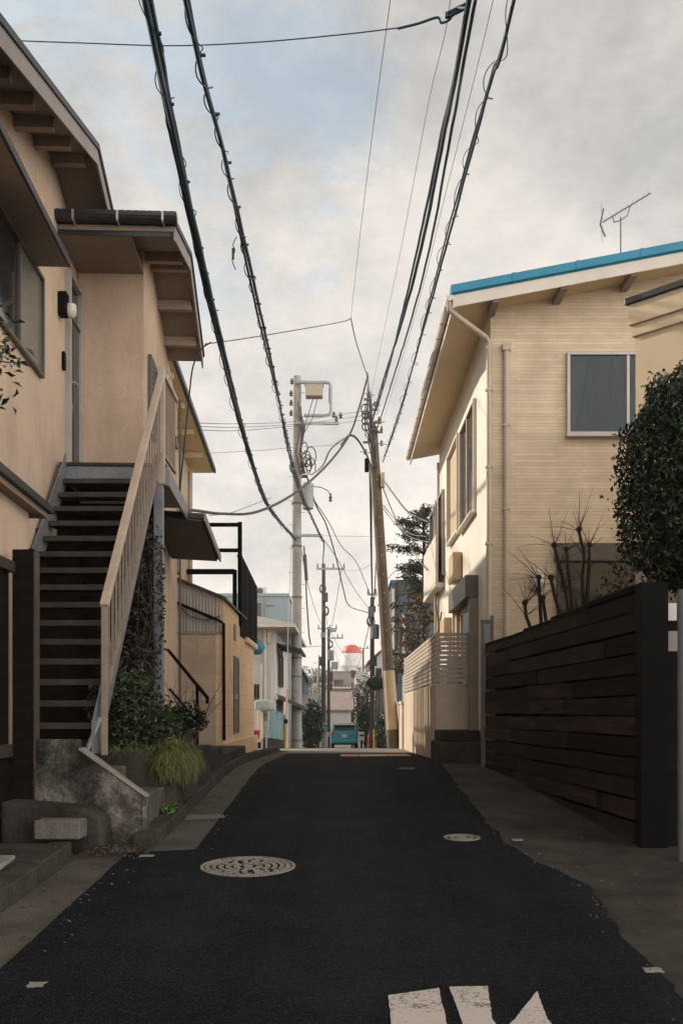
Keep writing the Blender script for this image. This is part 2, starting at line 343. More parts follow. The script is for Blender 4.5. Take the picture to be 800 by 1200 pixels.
def tag(o, label, cat, group=None):
    o['label'] = label; o['category'] = cat
    if group: o['group'] = group
    return o
def thing(name, label, cat, loc, group=None):
    o = bpy.data.objects.new(name, None); o.empty_display_size = .3; o.location = Vector(loc); COL.objects.link(o)
    return tag(o, label, cat, group)
def solo(mb, name, m, label, cat, group=None, base=None, bevel=0, smooth=None):
    """a thing that is one mesh, its origin at its base"""
    if base is None:
        xs = [p.x for p in mb.v]; ys = [p.y for p in mb.v]; zs = [p.z for p in mb.v]
        base = Vector(((min(xs)+max(xs))/2, (min(ys)+max(ys))/2, min(zs)))
    base = Vector(base); mb.v = [p-base for p in mb.v]
    o = mb.build(name, m, None, bevel, smooth); o.location = base
    return tag(o, label, cat, group)
def struct(o): o['kind'] = 'structure'; return o
def stuff(o): o['kind'] = 'stuff'; return o
def copy_tree(o, parent=None):
    c = o.copy(); COL.objects.link(c)
    if parent is not None: c.parent = parent
    for ch in list(o.children): copy_tree(ch, c)
    return c

# ------------------------------------------------------------------ shared features
def window(parent, fm, a0, a1, b0, b1, panes=2, frame=None, glass=None, fw=.045, depth=.06, sill=True, curtain=False, split=None, glasses=None):
    """fm: frame matrix (x along wall, y up, z out of the wall)"""
    frame = frame or M['alu']; glass = glass or M['glassdark']
    m = MB(fm)
    m.box(a0-fw, a0, b0-fw, b1+fw, .0, depth); m.box(a1, a1+fw, b0-fw, b1+fw, .0, depth)
    m.box(a0, a1, b0-fw, b0, .0, depth); m.box(a0, a1, b1, b1+fw, .0, depth)
    cuts = split if split else [a0+(a1-a0)*i/panes for i in range(1, panes)]
    for c in cuts: m.box(c-.022, c+.022, b0, b1, .006, depth-.012)
    w = m.build('window', frame, parent, bevel=.004)
    ed = [a0]+list(cuts)+[a1]
    for i in range(len(ed)-1):
        l, r_ = ed[i]+(.022 if i else 0), ed[i+1]-(.022 if i < len(ed)-2 else 0)
        g = MB(fm)
        g.box(l, r_, b0, b1, .003+.010*(i % 2), .009+.010*(i % 2)) if not curtain else g.box(l, r_, b0, b1, .042, .046)
        g.build('pane', (glasses[i] if glasses else glass) if not curtain else M['glass'], w)
        if curtain:
            c = MB(fm); n = 60; vs = []
            x0 = l+(.06 if i == 0 else 0)
            for k in range(n+1):
                x = x0+(r_-x0)*k/n
                zz = .021+.015*math.sin(k*1.0+math.sin(k*.31)*1.8)
                top = b1-.01
                vs += [(x-.0, b0+.002, zz), (x+(.20*(1-k/n)**2 if i == 0 else 0), top, zz)]
            c.add(vs, [(2*k, 2*k+2, 2*k+3, 2*k+1) for k in range(n)])
            c.build('curtain', M['curtain'], w, smooth=True)
            bk = MB(fm); bk.box(l, r_, b0, b1, .001, .004); bk.build('backing', M['glassdark'], w)
    if sill:
        s_ = MB(fm); s_.box(a0-fw-.02, a1+fw+.02, b0-fw-.035, b0-fw-.002, 0, depth+.05); s_.build('sill', frame, w, bevel=.004)
    return w

def leaf_quads(mb, pts, size, jitter=.9, outward=None, aspect=2.0):
    for p, nrm in pts:
        n = Vector(nrm)+Vector((random.gauss(0, jitter), random.gauss(0, jitter), random.gauss(0, jitter)))
        if n.length < 1e-3: n = Vector((0, 0, 1))
        n.normalize()
        d = n.cross(Vector((random.gauss(0, 1), random.gauss(0, 1), random.gauss(0, 1))))
        if d.length < 1e-3: continue
        d.normalize(); w = n.cross(d); s_ = size*random.uniform(.65, 1.3)
        l = d*s_; ww = w*s_/aspect; fold = n*s_*.12
        p = Vector(p); q0 = p-l*.5; q1 = p+l*.5-fold
        mb.add([q0, p+ww*.5+fold, q1, p-ww*.5+fold], [(0, 1, 2), (0, 2, 3)])

def blob_points(n, c, r, lump=.25, shell=.35, seed=0, freq=1.4, gap=-.38):
    out = []; c = Vector(c); off = Vector((seed*7.3, seed*3.1, seed*1.7))
    while len(out) < n:
        d = Vector((random.gauss(0, 1), random.gauss(0, 1), random.gauss(0, 1))).normalized()
        k = 1+lump*mnoise.noise(d*freq+off)*1.6+lump*.5*mnoise.noise(d*freq*2.7+off)
        t = 1-shell*random.random()**1.6
        p = c+Vector((d.x*r[0], d.y*r[1], d.z*r[2]))*k*t
        if mnoise.noise(p*2.3+off) < gap: continue
        out.append((p, d))
    return out

def limbs(mb, base, tips, r0, r1, n=6, wob=.06):
    base = Vector(base)
    for t in tips:
        t = Vector(t); pts = []; k = 6
        for i in range(k+1):
            f = i/k; p = base.lerp(t, f)
            if 0 < i < k: p = p+Vector((random.uniform(-wob, wob), random.uniform(-wob, wob), random.uniform(-wob, wob)*.5))
            pts.append(p)
        mb.tube(pts, [r0+(r1-r0)*i/k for i in range(k+1)], n)
    return mb

# ================================================================== SETTING
def strip(Ys, xl, xr, dz, thick=0.0, segs=1):
    m = MB(); vs = []
    for Y in Ys:
        a, b = xl(Y), xr(Y)
        for k in range(segs+1): vs.append((a+(b-a)*k/segs, Y, zg(Y)+dz))
    n = segs+1; fs = [(i*n+k, i*n+k+1, (i+1)*n+k+1, (i+1)*n+k) for i in range(len(Ys)-1) for k in range(segs)]
    m.add(vs, fs)
    if thick:
        vs2 = []
        for Y in Ys:
            a, b = xl(Y), xr(Y); vs2 += [(a, Y, zg(Y)+dz-thick), (a, Y, zg(Y)+dz), (b, Y, zg(Y)+dz), (b, Y, zg(Y)+dz-thick)]
        f2 = []
        for i in range(len(Ys)-1): f2 += [(4*i, 4*i+1, 4*i+5, 4*i+4), (4*i+2, 4*i+3, 4*i+7, 4*i+6)]
        f2 += [(0, 3, 2, 1), (4*len(Ys)-4, 4*len(Ys)-3, 4*len(Ys)-2, 4*len(Ys)-1)]
        m.add(vs2, f2)
    return m
def frange(a, b, s):
    out = []; 
    n = max(1, int(round((b-a)/s)))
    return [a+(b-a)*i/n for i in range(n+1)]

YS = frange(-30, 11, 2)+frange(11.5, 16, .25)+frange(17, 27, 1)+frange(28, 60, 4)+frange(70, 400, 22)
g = strip(YS, lambda Y: -195, lambda Y: 195, -.012)
go = struct(g.build('ground', mat('grey_ground', (.12, .115, .105), .92, .3, .8, .3, 20), recalc=False))

def wob(Y, s=0.0, a=.05): return a*mnoise.noise(Vector((Y*1.3, s, 0)))+a*.6*mnoise.noise(Vector((Y*4.1, s+9, 0)))+a*.25*mnoise.noise(Vector((Y*11, s+4, 0)))
def xr_as(Y):
    pts = [(-30, 1.5), (4.4, 1.50), (5.4, 1.49), (5.9, 1.56), (6.4, 1.60), (6.9, 1.50), (7.4, 1.36), (7.9, 1.33), (9.5, 1.30), (12.6, 1.36), (14, 1.42), (16, 1.55), (24, 1.62), (300, 1.9)]
    for (a, xa), (b, xb) in zip(pts, pts[1:]):
        if Y <= b: return xa+(xb-xa)*(Y-a)/(b-a)+(wob(Y, 3, .06) if Y < 15 else 0)
    return 1.9
def xl_as(Y):
    if Y < 7.55: return -1.62+wob(Y, 21, .012)
    if Y < 7.66: return -1.62+(Y-7.55)/.11*.50
    if Y < 23: return -1.12+wob(Y, 5, .012)
    return -1.12-min(1.1, (Y-23)*.5)
YA = frange(-30, 3, 3)+frange(3.1, 7.5, .05)+frange(7.55, 7.7, .03)+frange(7.75, 20, .08)+frange(20.5, 60, 1.5)+frange(70, 300, 20)
struct(strip(YA, xl_as, xr_as, .016, segs=4).build('road', M['asphalt'], recalc=False))
struct(strip(frange(-20, 16.2, .6), lambda Y: 1.1, lambda Y: 3.1, .002).build('pavement', M['apron'], recalc=False))
# cross street at the crest
struct(strip(frange(20.6, 29.5, .6), lambda Y: -1.25-max(0, Y-23.5)*8 if Y < 24.5 else -9, lambda Y: 1.5 if Y < 24.7 else 9, .024).build('road', mat('grey_worn_asphalt', (.16, .15, .135), .9, .2, 1.5, .4, 90), recalc=False))
# concrete drain channels and kerbs on the left
struct(strip(frange(-20, 7.62, .4), lambda Y: -1.98, lambda Y: -1.45, .008).build('gutter', M['gutterstrip'], recalc=False))
struct(strip(frange(7.62, 23, .4), lambda Y: -1.50, lambda Y: -1.0, .008).build('gutter', M['gutterstrip'], recalc=False))
kb = MB()
def kerb_run(Ya, Yb, x0, x1, h, step=.6):
    y = Ya
    while y < Yb-.01:
        y2 = min(y+step, Yb); j = random.uniform(-.008, .008); k = random.uniform(-.006, .006)
        vs = []
        for yy in (y+.004, y2-.004):
            z0 = zg(yy)-.1; z1 = zg(yy)+h+k
            vs += [(x0, yy, z0), (x1+j, yy, z0), (x1+j-.012, yy, z1), (x0, yy, z1)]
        kb.add(vs, [(0, 1, 2, 3), (7, 6, 5, 4), (0, 4, 5, 1), (1, 5, 6, 2), (2, 6, 7, 3), (3, 7, 4, 0)])
        y = y2
kerb_run(7.72, 23.4, -1.62, -1.44, .12)
kerb_run(-12, 7.30, -2.14, -1.97, .14)
struct(kb.build('kerb', M['kerb'], bevel=.012))
yard = MB(); yard.add([(-7, -12, zg(-12)+.12), (-2.13, -12, zg(-12)+.13), (-2.13, 7.3, zg(7.3)+.13), (-7, 7.3, zg(7.3)+.13)], [(0, 1, 2, 3)])
yard.add([(-7, 7.301, zg(7.3)+.10), (-1.60, 7.301, .31), (-1.60, 17, zg(17)+.10), (-7, 17, zg(17)+.10)], [(0, 1, 2, 3)])
struct(yard.build('path', M['conc'], recalc=False))
pv = MB()
for (x0, x1, y0, y1) in [(-2.75, -2.16, 5.0, 5.9), (-2.75, -2.16, 5.93, 6.75)]:
    vs = [(x0, y0, zg(y0)+.155), (x1, y0, zg(y0)+.155), (x1-.05, y1, zg(y1)+.155), (x0, y1, zg(y1)+.155)]
    pv.extrude(vs, (0, 0, -.1))
struct(pv.build('path', M['conc_lt'], bevel=.01))
# far hill, woods reading as one mass at the end of the street
hl = MB(); nx, ny = 44, 6; vs = []
for j in range(ny+1):
    for i in range(nx+1):
        x = -180+360*i/nx; y = 300+60*j/ny
        h = -9+math.sin(math.pi*min(1, j/ny*1.0)*.5)*(20+7*mnoise.noise(Vector((x*.02, 1.2, 0)))+3*mnoise.noise(Vector((x*.09, j*.7, 3))))
        if abs(x-10) < 60: h = -9+(h+9)*.72
        vs.append((x, y, h))
hl.add(vs, [(j*(nx+1)+i, j*(nx+1)+i+1, (j+1)*(nx+1)+i+1, (j+1)*(nx+1)+i) for j in range(ny) for i in range(nx)])
struct(hl.build('hills', M['hill'], smooth=True))

# ---------------- road paint and ironwork
def flat(name, polys, m, label, cat, dz=None, group=None):
    b = MB(); dz = dz or (.034 if polys[0][0][1] > 20 else .022)
    for poly in polys:
        b.extrude([(x, y, zg(y)+dz-.002) for x, y in poly], (0, 0, -.006))
    return solo(b, name, m, label, cat, group)
def gp(px, py):     # point of the near road under a pixel
    Y = EYE*F/(py-HOR+.056*F); return (PX(px, Y), Y)
def rag(poly, n=26, a=.0022):
    out = []
    for i, p in enumerate(poly):
        q = poly[(i+1) % len(poly)]
        for k in range(n):
            t = k/n; out.append((p[0]+(q[0]-p[0])*t+random.uniform(-a, a), p[1]+(q[1]-p[1])*t+random.uniform(-a, a)))
    return out
a, b, c, d = gp(455, 1172), gp(514, 1163.5), gp(517, 1200), gp(455, 1200)
flat('road_marking', [rag([a, b, (c[0]+.0, 3.3), (d[0]-.0, 3.3)])], M['paint'], 'widest white painted bar of road lettering at the bottom of the picture', 'road marking', group='white strokes painted on the asphalt')
a, b, c = gp(526, 1162), gp(571, 1161), gp(577, 1200)
flat('road_marking', [rag([a, b, c, (c[0]+.06, 3.3), (a[0]+.02, 3.3)])], M['paint'], 'slightly slanted white painted bar between the wide bar and the pointed stroke', 'road marking', group='white strokes painted on the asphalt')
a, c, d = gp(629, 1167), gp(641, 1200), gp(603, 1200)
flat('road_marking', [rag([a, c, (c[0]+.10, 3.3), (d[0]-.42, 3.3), d])], M['paint'], 'pointed white painted stroke of road lettering at the bottom right', 'road marking', group='white strokes painted on the asphalt')
flat('road_marking', [[(-.02, 18.5), (.33, 18.5), (.33, 19.9), (-.02, 19.9)]], M['paint_or'], 'orange painted patch at the crest, left end of the white dash', 'road marking')
flat('road_marking', [[(.345, 18.5), (.87, 18.6), (.87, 20.1), (.345, 19.9)]], M['paint'], 'white painted dash between two orange patches at the crest', 'road marking')
flat('road_marking', [[(.885, 18.6), (1.32, 18.8), (1.32, 20.3), (.885, 20.1)]], M['paint_or'], 'orange painted patch at the crest, nearest the leaning pole', 'road marking')
flat('road_marking', [[(-1.75, 23.3), (-.3, 24.7), (.2, 25.5), (.2, 26.1), (-.4, 25.4), (-1.75, 24.0)]], M['paint'], 'slanting white line across the top of the road', 'road marking')
flat('road_marking', [[(-.2, 26.3), (.28, 26.3), (.28, 27.2), (-.2, 27.2)]], M['paint'], 'short white dash painted in front of the teal car', 'road marking')
for px, py, w, lab in [(42, 1159, .075, 'pale square survey plate set in the asphalt near the lower left'), (765, 1141.5, .085, 'pale survey plate set at the lower right road edge'),
                  (172, 1006, .10, 'small pale plate on the asphalt by the left kerb end'), (606, 987, .09, 'small pale plate beside the little round cover')]:
    x, y = gp(px, py)
    flat('survey_plate', [rag([(x-w/2, y-.035), (x+w/2, y-.03), (x+w/2, y+.035), (x-w/2, y+.03)], 3, .006)], M['conc_lt'], lab, 'survey plate', group='small plates set in the road')

def manhole(px, py, rad, label, detail=True):
    x, y = gp(px, py); sl = Matrix.Translation((x, y, zg(y)+.020)) @ Matrix.Rotation(math.atan(.056), 4, 'X') @ Matrix.Rotation(.6, 4, 'Z')
    t = thing('manhole_cover', label, 'manhole cover', (x, y, zg(y)+.016))
    rim = MB(sl)
    def ring(mb, r0, r1, z0, z1, a0=0, a1=2*math.pi, n=48):
        k = max(2, int(n*(a1-a0)/(2*math.pi))); vs = []; full = a1-a0 > 6.28
        for i in range(k+1):
            an = a0+(a1-a0)*i/k; c_, s_ = math.cos(an), math.sin(an)
            vs += [(r0*c_, r0*s_, z0), (r1*c_, r1*s_, z0), (r1*c_, r1*s_, z1), (r0*c_, r0*s_, z1)]
        fs = []
        for i in range(k): fs += [(4*i+j, 4*i+(j+1) % 4, 4*i+4+(j+1) % 4, 4*i+4+j) for j in range(4)]
        if not full: fs += [(0, 3, 2, 1), (4*k, 4*k+1, 4*k+2, 4*k+3)]
        mb.add(vs, fs)
    ring(rim, rad*.93, rad, -.012, .002); rim.build('frame', M['iron'], t)
    base = MB(sl); base.lathe((0, 0, 0), [(rad*.925, -.012), (rad*.925, -.004)], 48); base.build('lid', M['irondark'], t)
    rel = MB(sl)
    ring(rel, rad*.80, rad*.90, -.006, .001)
    if detail:
        for q, (r0, r1, n) in enumerate([(.68, .765, 20), (.53, .625, 15), (.37, .475, 11), (.19, .31, 6)]):
            for i in range(n):
                an = 2*math.pi*i/n+q*.23; ring(rel, rad*r0, rad*r1, -.006, .001, an, an+2*math.pi/n*random.choice([.55, .78, .4, .86, .66]))
        ring(rel, 0.001, rad*.10, -.006, .001)
    else:
        ring(rel, rad*.45, rad*.66, -.006, .001); ring(rel, .001, rad*.3, -.006, .001)
    rel.build('raised_pattern', M['iron'], t)
manhole(290.5, 1018.5, .335, 'large round patterned manhole cover in the left half of the asphalt')
manhole(541, 984.5, .150, 'small round metal cover right of the large manhole', False)
flat('drain_cover', [[gp(217, 963), gp(264, 960.5), gp(262, 957.5), gp(220, 957.5)]], M['stone'], 'pale concrete drain cover set in the left gutter strip', 'drain cover')
flat('drain_cover', [[gp(466, 900.8), gp(486, 901), gp(485, 899), gp(467, 899)]], M['stone'], 'small pale cover on the road near the crest', 'drain cover')

# ================================================================== LEFT HOUSE
TH = .047
HA = Matrix.Translation((-3.18, 12, 0)) @ Matrix.Rotation(TH, 4, 'Z')
house = thing('house', 'beige stucco two storey house with outside stair and upstairs door on the left', 'house', (-3.18, 12, zg(12)))
w = MB(HA)
rz = lambda v: 7.50-.31*abs(v+1.3)
w.extrude([(0, -9, .2), (0, 3.6, .2), (0, 3.6, rz(3.6)), (0, -1.3, rz(-1.3)), (0, -9, rz(-9))], (-6, 0, 0))
w.build('wall', M['stucco'], house)
lwl = MB(HA); lwl.box(.003, 1.0, -.10, -.003, .5, 4.0); lwl.box(.003, .06, -2.3, -.10, .5, 3.1); lwl.box(.003, .05, -1.05, -.101, 3.1, 4.08); lwl.box(.003, .05, -1.95, -1.06, 3.1, 3.36); lwl.build('stair_shade_panel', M['dkwood'], house)  # added dark panels standing in for the shade behind the open treads
pz = lambda v: 7.24-(.245*(.6-v) if v < .6 else .37*(v-.6))
w = MB(HA); w.extrude([(.79, 0, .2), (.79, 3.42, .2), (.79, 3.42, 6.2), (.79, 2.2, pz(2.2)), (.79, .6, pz(.6)), (.79, 0, pz(0)-.0)], (-.78, 0, 0))
w.build('wall', M['stucco'], house)
# main roof
def gable_roof(parent, mat_, base, v0, vr, v1, zf, u0, u1, th=.12, board=.17, bcol=None, purl=(), pu=(0, .4), soff=None, name='roof'):
    prof = [(v0, zf(v0)), (vr, zf(vr)), (v1, zf(v1))]
    r_ = MB(base); r_.extrude([(u1+.012, v, z) for v, z in prof]+[(u1+.012, v, z-.06) for v, z in prof[::-1]], (u0-u1, 0, 0))
    ro = r_.build(name, mat_, parent)
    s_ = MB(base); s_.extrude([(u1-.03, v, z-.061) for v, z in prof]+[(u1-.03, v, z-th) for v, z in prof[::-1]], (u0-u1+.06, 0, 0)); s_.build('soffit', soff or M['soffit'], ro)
    b_ = MB(base); b_.extrude([(u1-.029, v, z-.062) for v, z in prof]+[(u1-.029, v, z-.05-board) for v, z in prof[::-1]], (.022, 0, 0)); b_.build('bargeboard', bcol or M['barge'], ro, bevel=.004)
    for pv_ in purl:
        q = MB(base); z = zf(pv_)-th; q.box(pu[0], pu[1], pv_-.045, pv_+.045, z-.12, z+.005); q.build('rafter', M['rafter'], ro, bevel=.005)
    return ro
gable_roof(house, M['darkroof'], HA, -8.5, -1.3, .45, lambda v: rz(v)+.13, -6.2, .50, purl=[-1.3, -2.0, -2.7, -3.4, -4.1, -4.8, -5.5], pu=(-.02, .36))
pr = gable_roof(house, M['darkroof'], HA, -1.03, .6, 2.35, lambda v: pz(v)+.11, -.45, 1.30, purl=[.1, .6, 1.25, 1.9], pu=(.77, 1.24))
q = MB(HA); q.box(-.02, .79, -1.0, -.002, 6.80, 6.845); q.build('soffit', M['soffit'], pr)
q = MB(HA); q.box(-.02, 1.24, -1.02, -1.0, 6.78, 6.90); q.build('fascia', M['gutter'], pr)
gt = MB(HA)
prof = [(math.cos(t)*.075, -math.sin(t)*.10) for t in [math.pi*i/8 for i in range(9)]]
gt.extrude([(-.02, -1.095+a_, 6.985+b_) for a_, b_ in prof], (1.34, 0, 0)); go_ = gt.build('gutter', M['gutter'], pr, smooth=False)
for u in (.20, .68, 1.17):
    q = MB(HA); q.box(u-.012, u+.012, -1.185, -1.17, 6.885, 6.98); q.box(u-.010, u+.010, -1.175, -1.02, 6.872, 6.882); q.build('bracket', M['alu'], go_)
tl = MB(HA)
for i in range(17): tl.box(-.02+i*.078, -.02+i*.078+.066, -1.10, -1.0, 7.0, 7.025)
tl.build('tile_edge', M['darkroof'], pr)
# window awning
aw = MB(HA); aw.extrude([(0, -6.5, 6.34), (.35, -6.5, 5.99), (.35, -6.5, 5.94), (0, -6.5, 5.94)], (0, 4.40, 0))
awn = aw.build('awning', M['soffit'], house)
q = MB(HA); q.extrude([(0.002, -6.52, 6.41), (.38, -6.52, 6.02), (.38, -6.52, 5.945), (.352, -6.52, 5.945), (.352, -6.52, 5.992), (0.002, -6.52, 6.345)], (0, 4.44, 0)); q.build('awning_roof', M['darkroof'], awn)
SW = fr((0, 0, 0), (0, 1, 0), (1, 0, 0), HA)     # street wall of the house: x along v, y up, z out
window(house, SW, -3.75, -1.80, 4.97, 5.93, split=[-2.62], frame=M['alu_dark'], glasses=[M['glassdark'], M['glassgrey']], fw=.035, depth=.05, sill=False)
# upstairs door
df = MB(SW); df.box(-.66, -.615, 4.26, 6.55, 0, .07); df.box(-.075, -.03, 4.26, 6.55, 0, .07); df.box(-.615, -.075, 6.50, 6.55, 0, .07)
dd = df.build('door', M['alu'], house, bevel=.004)
q = MB(SW); q.box(-.615, -.075, 4.27, 6.05, .005, .035); q.build('door_leaf', M['door'], dd)
q = MB(SW); q.box(-.615, -.075, 6.08, 6.50, .005, .02); q.build('transom', M['glassdark'], dd)
q = MB(SW); q.box(-.615, -.075, 6.05, 6.08, .005, .05); q.box(-.42, -.27, 4.45, 5.95, .036, .042); q.build('door_panel', M['alu_dark'], dd)
q = MB(SW); q.tube([(-.56, 5.30, .035), (-.56, 5.30, .09), (-.50, 5.29, .10), (-.44, 5.27, .095)], .012); q.build('handle', M['alu'], dd)
q = MB(SW); q.box(-.59, -.53, 4.95, 5.05, .036, .06); q.build('mail_flap', M['alu'], dd, bevel=.004)
# wall lamp, doorphone
q = MB(SW); q.box(-1.02, -.88, 5.90, 6.16, .0, .10); lm = q.build('wall_lamp', M['blackmetal'], house, bevel=.015)
q = MB(SW); q.lathe((0, 0, 0), [(.0, 0)], 3) if False else None
gl = MB(HA); gl.lathe((.135, -.95, 5.89), [(.025, 0), (.055, .03), (.062, .08), (.055, .14), (.03, .15)], 14); gl.smooth = True; gl.build('lamp_shade', M['lamp'], lm)
q = MB(SW); q.box(-.83, -.75, 5.36, 5.56, 0, .035); q.build('doorphone', M['blackmetal'], house, bevel=.008)
# porch side wall (u=.79): louvre window, vents, hooded fan outlets
S2 = fr((.79, 0, 0), (0, 1, 0), (1, 0, 0), HA)
lv = MB(S2); lv.box(.32, .36, 5.0, 5.95, 0, .05); lv.box(.82, .86, 5.0, 5.95, 0, .05); lv.box(.36, .82, 5.0, 5.04, 0, .05); lv.box(.36, .82, 5.91, 5.95, 0, .05)
lw = lv.build('window', M['alu_dark'], house)
for i in range(11):
    q = MB(S2); z = 5.08+i*.076; q.extrude([(.36, z, .012), (.36, z+.05, .045), (.36, z+.058, .045), (.36, z+.008, .012)], (.46, 0, 0)); q.build('louvre', M['glassdark'], lw)
for zz, vv in ((6.0, 1.35), (5.82, 1.5)):
    q = MB(HA); q.tube([(.79, vv, zz), (.90, vv, zz), (.925, vv, zz-.02)], [.075, .075, .06], 14); q.build('vent_hood', M['alu'], house)
q = MB(S2); q.box(2.35, 2.55, 5.35, 5.5, 0, .12); q.build('junction_box', M['alu_dark'], house, bevel=.01)
q = MB(HA); q.tube([(.86, 3.2, 6.3), (.86, 3.2, 4.6), (.86, 3.2, .9)], .018, 8); q.build('conduit', M['wire_brown'], house)
# ground floor bay with lean-to roof
by = MB(HA); by.box(0.002, .30, -8, -3.35, .3, 3.25); bay = by.build('bay_wall', M['stucco'], house)
q = MB(HA); q.extrude([(0.003, -8.1, 3.55), (.44, -8.1, 3.36), (.44, -8.1, 3.29), (.003, -8.1, 3.29)], (0, 5.07, 0)); q.build('bay_roof', M['darkroof'], bay, bevel=.006)
q = MB(HA); q.box(.004, .40, -8, -3.09, 3.24, 3.288); q.build('bay_soffit', M['soffit'], bay)
window(house, SW, -3.28, -2.95, 1.6, 3.0, panes=1, frame=M['alu_dark'], sill=False)
# small canopy over the rear ground-floor entry
cp = MB(); cp.extrude([(-2.45, 13.0, 4.08), (-1.80, 13.0, 4.03), (-1.79, 14.6, 3.74), (-2.50, 14.6, 3.78)], (0, 0, .07))
cnp = cp.build('entry_canopy', M['darkroof'], house)
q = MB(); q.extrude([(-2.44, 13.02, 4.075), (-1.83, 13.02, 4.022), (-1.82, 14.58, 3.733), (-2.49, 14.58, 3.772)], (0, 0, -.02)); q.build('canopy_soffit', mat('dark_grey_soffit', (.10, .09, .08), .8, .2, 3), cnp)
q = MB(); q.bar((-1.785, 12.99, 4.05), (-1.775, 14.61, 3.76), .02, .11); q.build('canopy_edge', M['barge'], cnp)

# ================================================================== OUTSIDE STAIR
ST = thing('outdoor_staircase', 'straight outdoor stair with open dark treads and beige handrail up to the beige house', 'staircase', (-2.5, 9.7, 1.15))
XL, XR = -3.05, -2.04
NT = 15; DZ = (4.23-1.41)/NT; DY = .180
for k in range(1, NT+1):
    y = 11.0-DY*k+.0; z = 4.23-DZ*k
    q = MB(); q.box(XL+.03, XR-.03, y, y+.235, z-.045, z); q.box(XL+.03, XR-.03, y-.004, y+.02, z-.050, z+.003)
    q.build('step', M['tread'], ST, bevel=.004)
for x in (XL, XR):
    q = MB(); q.extrude([(x, 8.20, 1.16), (x, 8.20, 1.42), (x, 10.98, 4.36), (x, 10.98, 4.02), (x, 8.42, 1.16)], (.018 if x < -2.5 else -.018, 0, 0)); q.build('stringer', M['steel'], ST)
pf = MB(HA); pf.box(.02, 1.20, -1.0, .0, 4.17, 4.23); pf.box(.80, 1.20, 0, .95, 4.17, 4.23)
pl = pf.build('platform', M['steel'], ST, bevel=.004)
q = MB(HA); q.box(.0, 1.20, -1.02, -1.0, 4.02, 4.20); q.box(1.20, 1.22, -1.0, .95, 4.02, 4.20); q.build('platform_beam', M['steel'], pl)
q = MB(HA); q.box(.02, 1.19, -1.03, -.9, 4.232, 4.262); q.build('platform_edge', M['tread'], pl)
xr = -1.985
hr0 = Vector((xr, 8.33, 2.39)); hr1 = Vector((xr, 11.0, 5.25))
q = MB(); q.bar(hr0, hr1, .075, .05, up=(0, -.7, .7)); q.bar(hr1, (xr-.01, 11.95, 5.25), .075, .05); q.build('handrail', M['rail'], ST, bevel=.01)
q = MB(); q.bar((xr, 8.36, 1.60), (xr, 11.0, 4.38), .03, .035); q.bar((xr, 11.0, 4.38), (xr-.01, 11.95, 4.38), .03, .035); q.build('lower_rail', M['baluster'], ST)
n = 19
for i in range(1, n):
    f = i/n; p0 = Vector((xr, 8.36, 1.60)).lerp(Vector((xr, 11.0, 4.38)), f); p1 = hr0.lerp(hr1, f)
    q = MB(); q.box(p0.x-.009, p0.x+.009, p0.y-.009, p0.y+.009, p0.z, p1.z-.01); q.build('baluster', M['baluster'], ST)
for i in range(1, 9):
    y = 11.0+.95*i/9
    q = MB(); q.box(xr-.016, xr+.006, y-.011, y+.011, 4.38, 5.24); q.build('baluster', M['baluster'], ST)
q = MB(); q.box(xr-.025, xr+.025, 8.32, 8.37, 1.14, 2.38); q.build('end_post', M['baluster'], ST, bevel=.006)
q = MB(); q.box(xr-.04, xr+.035, 10.96, 11.03, 4.02, 5.32); q.build('end_post', M['rail'], ST, bevel=.006)
for (x, y) in ((-2.02, 11.02),):
    q = MB(); q.box(x-.05, x+.05, y-.05, y+.05, .55, 4.03); q.build('support_post', M['steel'], ST, bevel=.004)
q = MB(); q.tube([(-2.02, 8.33, 1.45), (-2.1, 8.15, 1.15)], .022, 8); q.build('foot_bracket', M['steel'], ST)

# ================================================================== CONCRETE ENTRY STEPS / PLINTH / PLANTER
ES = thing('concrete_steps', 'mossy concrete steps with a pale sloping side wall below the stair', 'steps', (-1.9, 8.4, .55))
sw = MB(); sw.extrude([(-1.56, 7.90, .2), (-1.56, 7.90, .82), (-2.085, 7.90, 1.205), (-2.095, 7.90, 1.285), (-2.55, 7.90, 1.285), (-2.55, 7.90, .2)], (0, .13, 0))
sdw = sw.build('side_wall', M['blotch'], ES, bevel=.012)
cpg = MB(); cpg.extrude([(-1.55, 7.885, .822), (-1.55, 7.885, .834), (-2.075, 7.885, 1.220), (-2.09, 7.885, 1.205)], (0, .16, 0)); cpg.build('coping', M['conc_lt'], sdw, bevel=.004)
q = MB(); q.box(-1.58, -1.548, 7.885, 8.04, .3, .825); q.build('end_face', M['blotch'], sdw, bevel=.004)
for (x1, z1) in ((-1.60, .83), (-1.95, 1.02), (-2.28, 1.17)):
    q = MB(); q.box(-3.1, x1, 8.03, 9.03, .3, z1); q.build('step', mat('worn_step_concrete', (.115, .105, .09), .9, .45, 3, .4, 40, stain=.4, spec=.15), ES, bevel=.012)
q = MB(); q.box(-3.1, -2.3, 7.98, 12, .5, 1.168); q.build('landing', M['conc'], ES, bevel=.01)
q = MB(); q.extrude([(-1.80, 7.58, .35), (-1.83, 7.58, .70), (-1.98, 7.58, .77), (-2.2, 7.58, .79), (-2.6, 7.58, .82), (-2.6, 7.58, .35)], (0, .315, 0)); q.build('footing', M['conc'], ES, bevel=.03)
q = MB(); q.box(-2.27, -1.93, 7.34, 7.56, .56, .70)
solo(q, 'stone_block', M['stone'], 'loose grey kerb stone lying in front of the concrete steps', 'stone block', bevel=.012)
PLN = thing('planter', 'low dark concrete planter wall holding the garden plants below the stair', 'planter', (-2.1, 10.2, .6))
q = MB()
